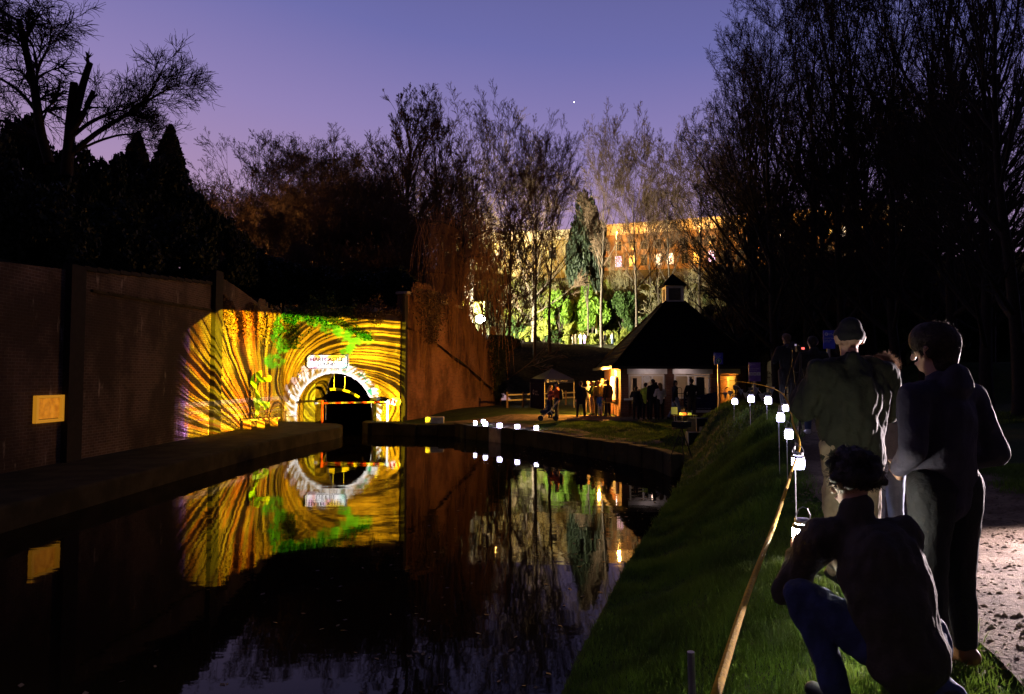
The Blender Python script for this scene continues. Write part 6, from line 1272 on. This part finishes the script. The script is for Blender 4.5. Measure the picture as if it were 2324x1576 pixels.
q = P(1057, 645, 96); street_lamp('sodium street lamp glowing between the upright trees', q.x, 96, Hz(q.x, 96), q.z, 14000, (1, .62, .10))
q = P(852, 690, 84); street_lamp('sodium street lamp low behind the trees over the arch', q.x, 84, Hz(q.x, 84), q.z, 5000)
q = P(785, 600, 63); street_lamp('sodium street lamp among the brown trees above the arch', q.x, 63, Hz(q.x, 63), q.z, 5000, (1, .5, .15))
q = P(560, 560, 60); street_lamp('added sodium street lamp warming the trees at the left', q.x, 60, Hz(q.x, 60), q.z, 3500, (1, .5, .15))  # lamp added to turn the left tree twigs warm brown
q = P(905, 710, 74); street_lamp('small distant street lamp right of the arch', q.x, 74, Hz(q.x, 74), q.z, 2500)
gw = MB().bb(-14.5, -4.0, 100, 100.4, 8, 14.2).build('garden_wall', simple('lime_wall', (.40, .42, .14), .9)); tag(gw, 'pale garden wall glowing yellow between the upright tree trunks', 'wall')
q = P(1354, 760, 106.2); up_ = P(1353, 600, 106.2); tag(MB().tube([(q.x, 106.2, q.z - .6), (up_.x, 106.2, up_.z)], [.17, .12], 8).build('utility_pole', M_barkpale), 'tall pale utility pole standing on the lit slope', 'pole')
bw = MB().slab([(0, 6.5), (10, 6.5), (10, 9.1), (4.2, 9.1), (0, 9.8)], (13.6, 106.6, 0), (1, 0, 0), (0, 0, 1), (0, .4, 0)).build('brick_boundary_wall', M_brick_b); tag(bw, 'orange brick boundary wall behind the people on the upper path', 'wall')
# floodlight on a column over the embankment
q = P(1090, 724, 84); FLP = q; zf = Hz(q.x, 84)
t = empty('floodlight_column', (q.x, 84.2, zf), 0, 'dazzling white floodlight on a column in front of the lit bank', 'floodlight')
MB().tube([(0, 0, -.3), (0, 0, q.z - zf - .1)], .06, 8).build('column', M_galv, t); MB().box((0, 0, q.z - zf + .2), (.5, .14, .1)).build('hood', M_black, t)
MB().capsule((-.12, -.12, q.z - zf), (.12, -.12, q.z - zf), .50, .50).build('lens', glow('flood_lens', (1, .95, .85), 60), t, True)
lamp('flood_white', 'SPOT', (q.x + .3, 85.4, q.z + .1), 210000, (1.0, 1.0, .72), .12, (q.x + 9, 107, q.z + 2), 168)
lamp('flood_spill', 'SPOT', (q.x, 83.4, q.z + .1), 5000, (1.0, .97, .85), .3, (-2.5, 45, 8), 60)
# hair strands on the near figures
def strands(body, hc, f, n, L, rad, curl, r=.0011, seed=1, mat=None, low=-.55):
    g = np.random.default_rng(seed); f = Vector(f).normalized(); rt = f.cross(Vector((0, 0, 1))).normalized(); up = rt.cross(f); hc = np.array(hc); F_, R_, U_ = np.array(f), np.array(rt), np.array(up); out = []
    while len(out) < n:
        v = unit(g.normal(0, 1, 3))                      # right, forward, up
        if v[2] < low or (v[1] > .45 and v[2] < .5): continue
        c = hc + R_ * v[0] * rad[0] + F_ * (v[1] * rad[1] - .022) + U_ * (v[2] * rad[2] + .045)
        d = unit(R_ * v[0] + F_ * v[1] + U_ * v[2]); tan = unit(np.cross(d, g.normal(0, 1, 3))); l = L * g.uniform(.5, 1.3); q = [c - d * .006]
        for k in range(5):
            tan = unit(tan + g.normal(0, curl, 3)); dd = unit(d * (.8 - .15 * k) + tan * (.5 + curl) - U_ * .12 * k); q.append(q[-1] + dd * l / 5)
        out.append((np.array(q), np.linspace(r, r * .5, 6)))
    link('hair_strands', tubes_mesh('hair_strands', out), mat, body)
for o in [o for o in COL.objects if o.name.startswith('person') and o.parent is None]:
    l = o.get('label', '')
    hm = next((c.data.materials[0] for c in o.children if c.name.startswith('hair')), None)
    if l.startswith('crouching'): strands(o, crouch['hea'], crouch['face'], 5200, .05, (.094, .102, .10), 1.1, r=.0019, seed=2, mat=hm)
    elif l.startswith('tall dark-haired'): strands(o, (-.02, .03, 1.615), (-.16, .98, -.05), 3000, .028, (.098, .105, .112), .35, seed=3, mat=hm)
    elif l.startswith('woman with tousled'): strands(o, (0, .025, 1.615), (-.5, .8, 0), 1500, .05, (.09, .10, .105), .3, seed=4, mat=hm)

st_ = MB().lathe((0, 0, 0), [(.25, -.5), (.5, -.25), (.5, .25), (.25, .5)], 8).build('star', glow('star_glow', (1, .9, .8), 9)); st_.location = P(1303, 232, 900)
tag(st_, 'tiny bright star alone in the dusk sky above the treeline', 'star')

def floating():
    g = np.random.default_rng(77); n = 420; y = 5 + 28 * g.random(n) ** 1.4; x = xe(y) - np.abs(g.normal(0, 2.6, n)) - .1; k = x > -8.0; x, y = x[k], y[k]; m = len(x); a = g.uniform(0, 6.28, m); s_ = g.uniform(.02, .05, m)
    c = np.stack([x, y, np.full(m, .004)], 1); u = np.stack([np.cos(a) * s_, np.sin(a) * s_, g.uniform(0, .006, m)], 1); v = np.stack([-np.sin(a) * s_ * .6, np.cos(a) * s_ * .6, g.uniform(0, .006, m)], 1)
    V = np.stack([c - u, c + v, c + u, c - v], 1).reshape(-1, 3)
    tag(link('floating_leaves', fast_mesh('floating_leaves', V, [np.arange(m * 4).reshape(m, 4)]), MATS['leaf_brown']), 'small brown leaves floating on the canal near the right bank', 'leaves', kind='stuff')
floating()
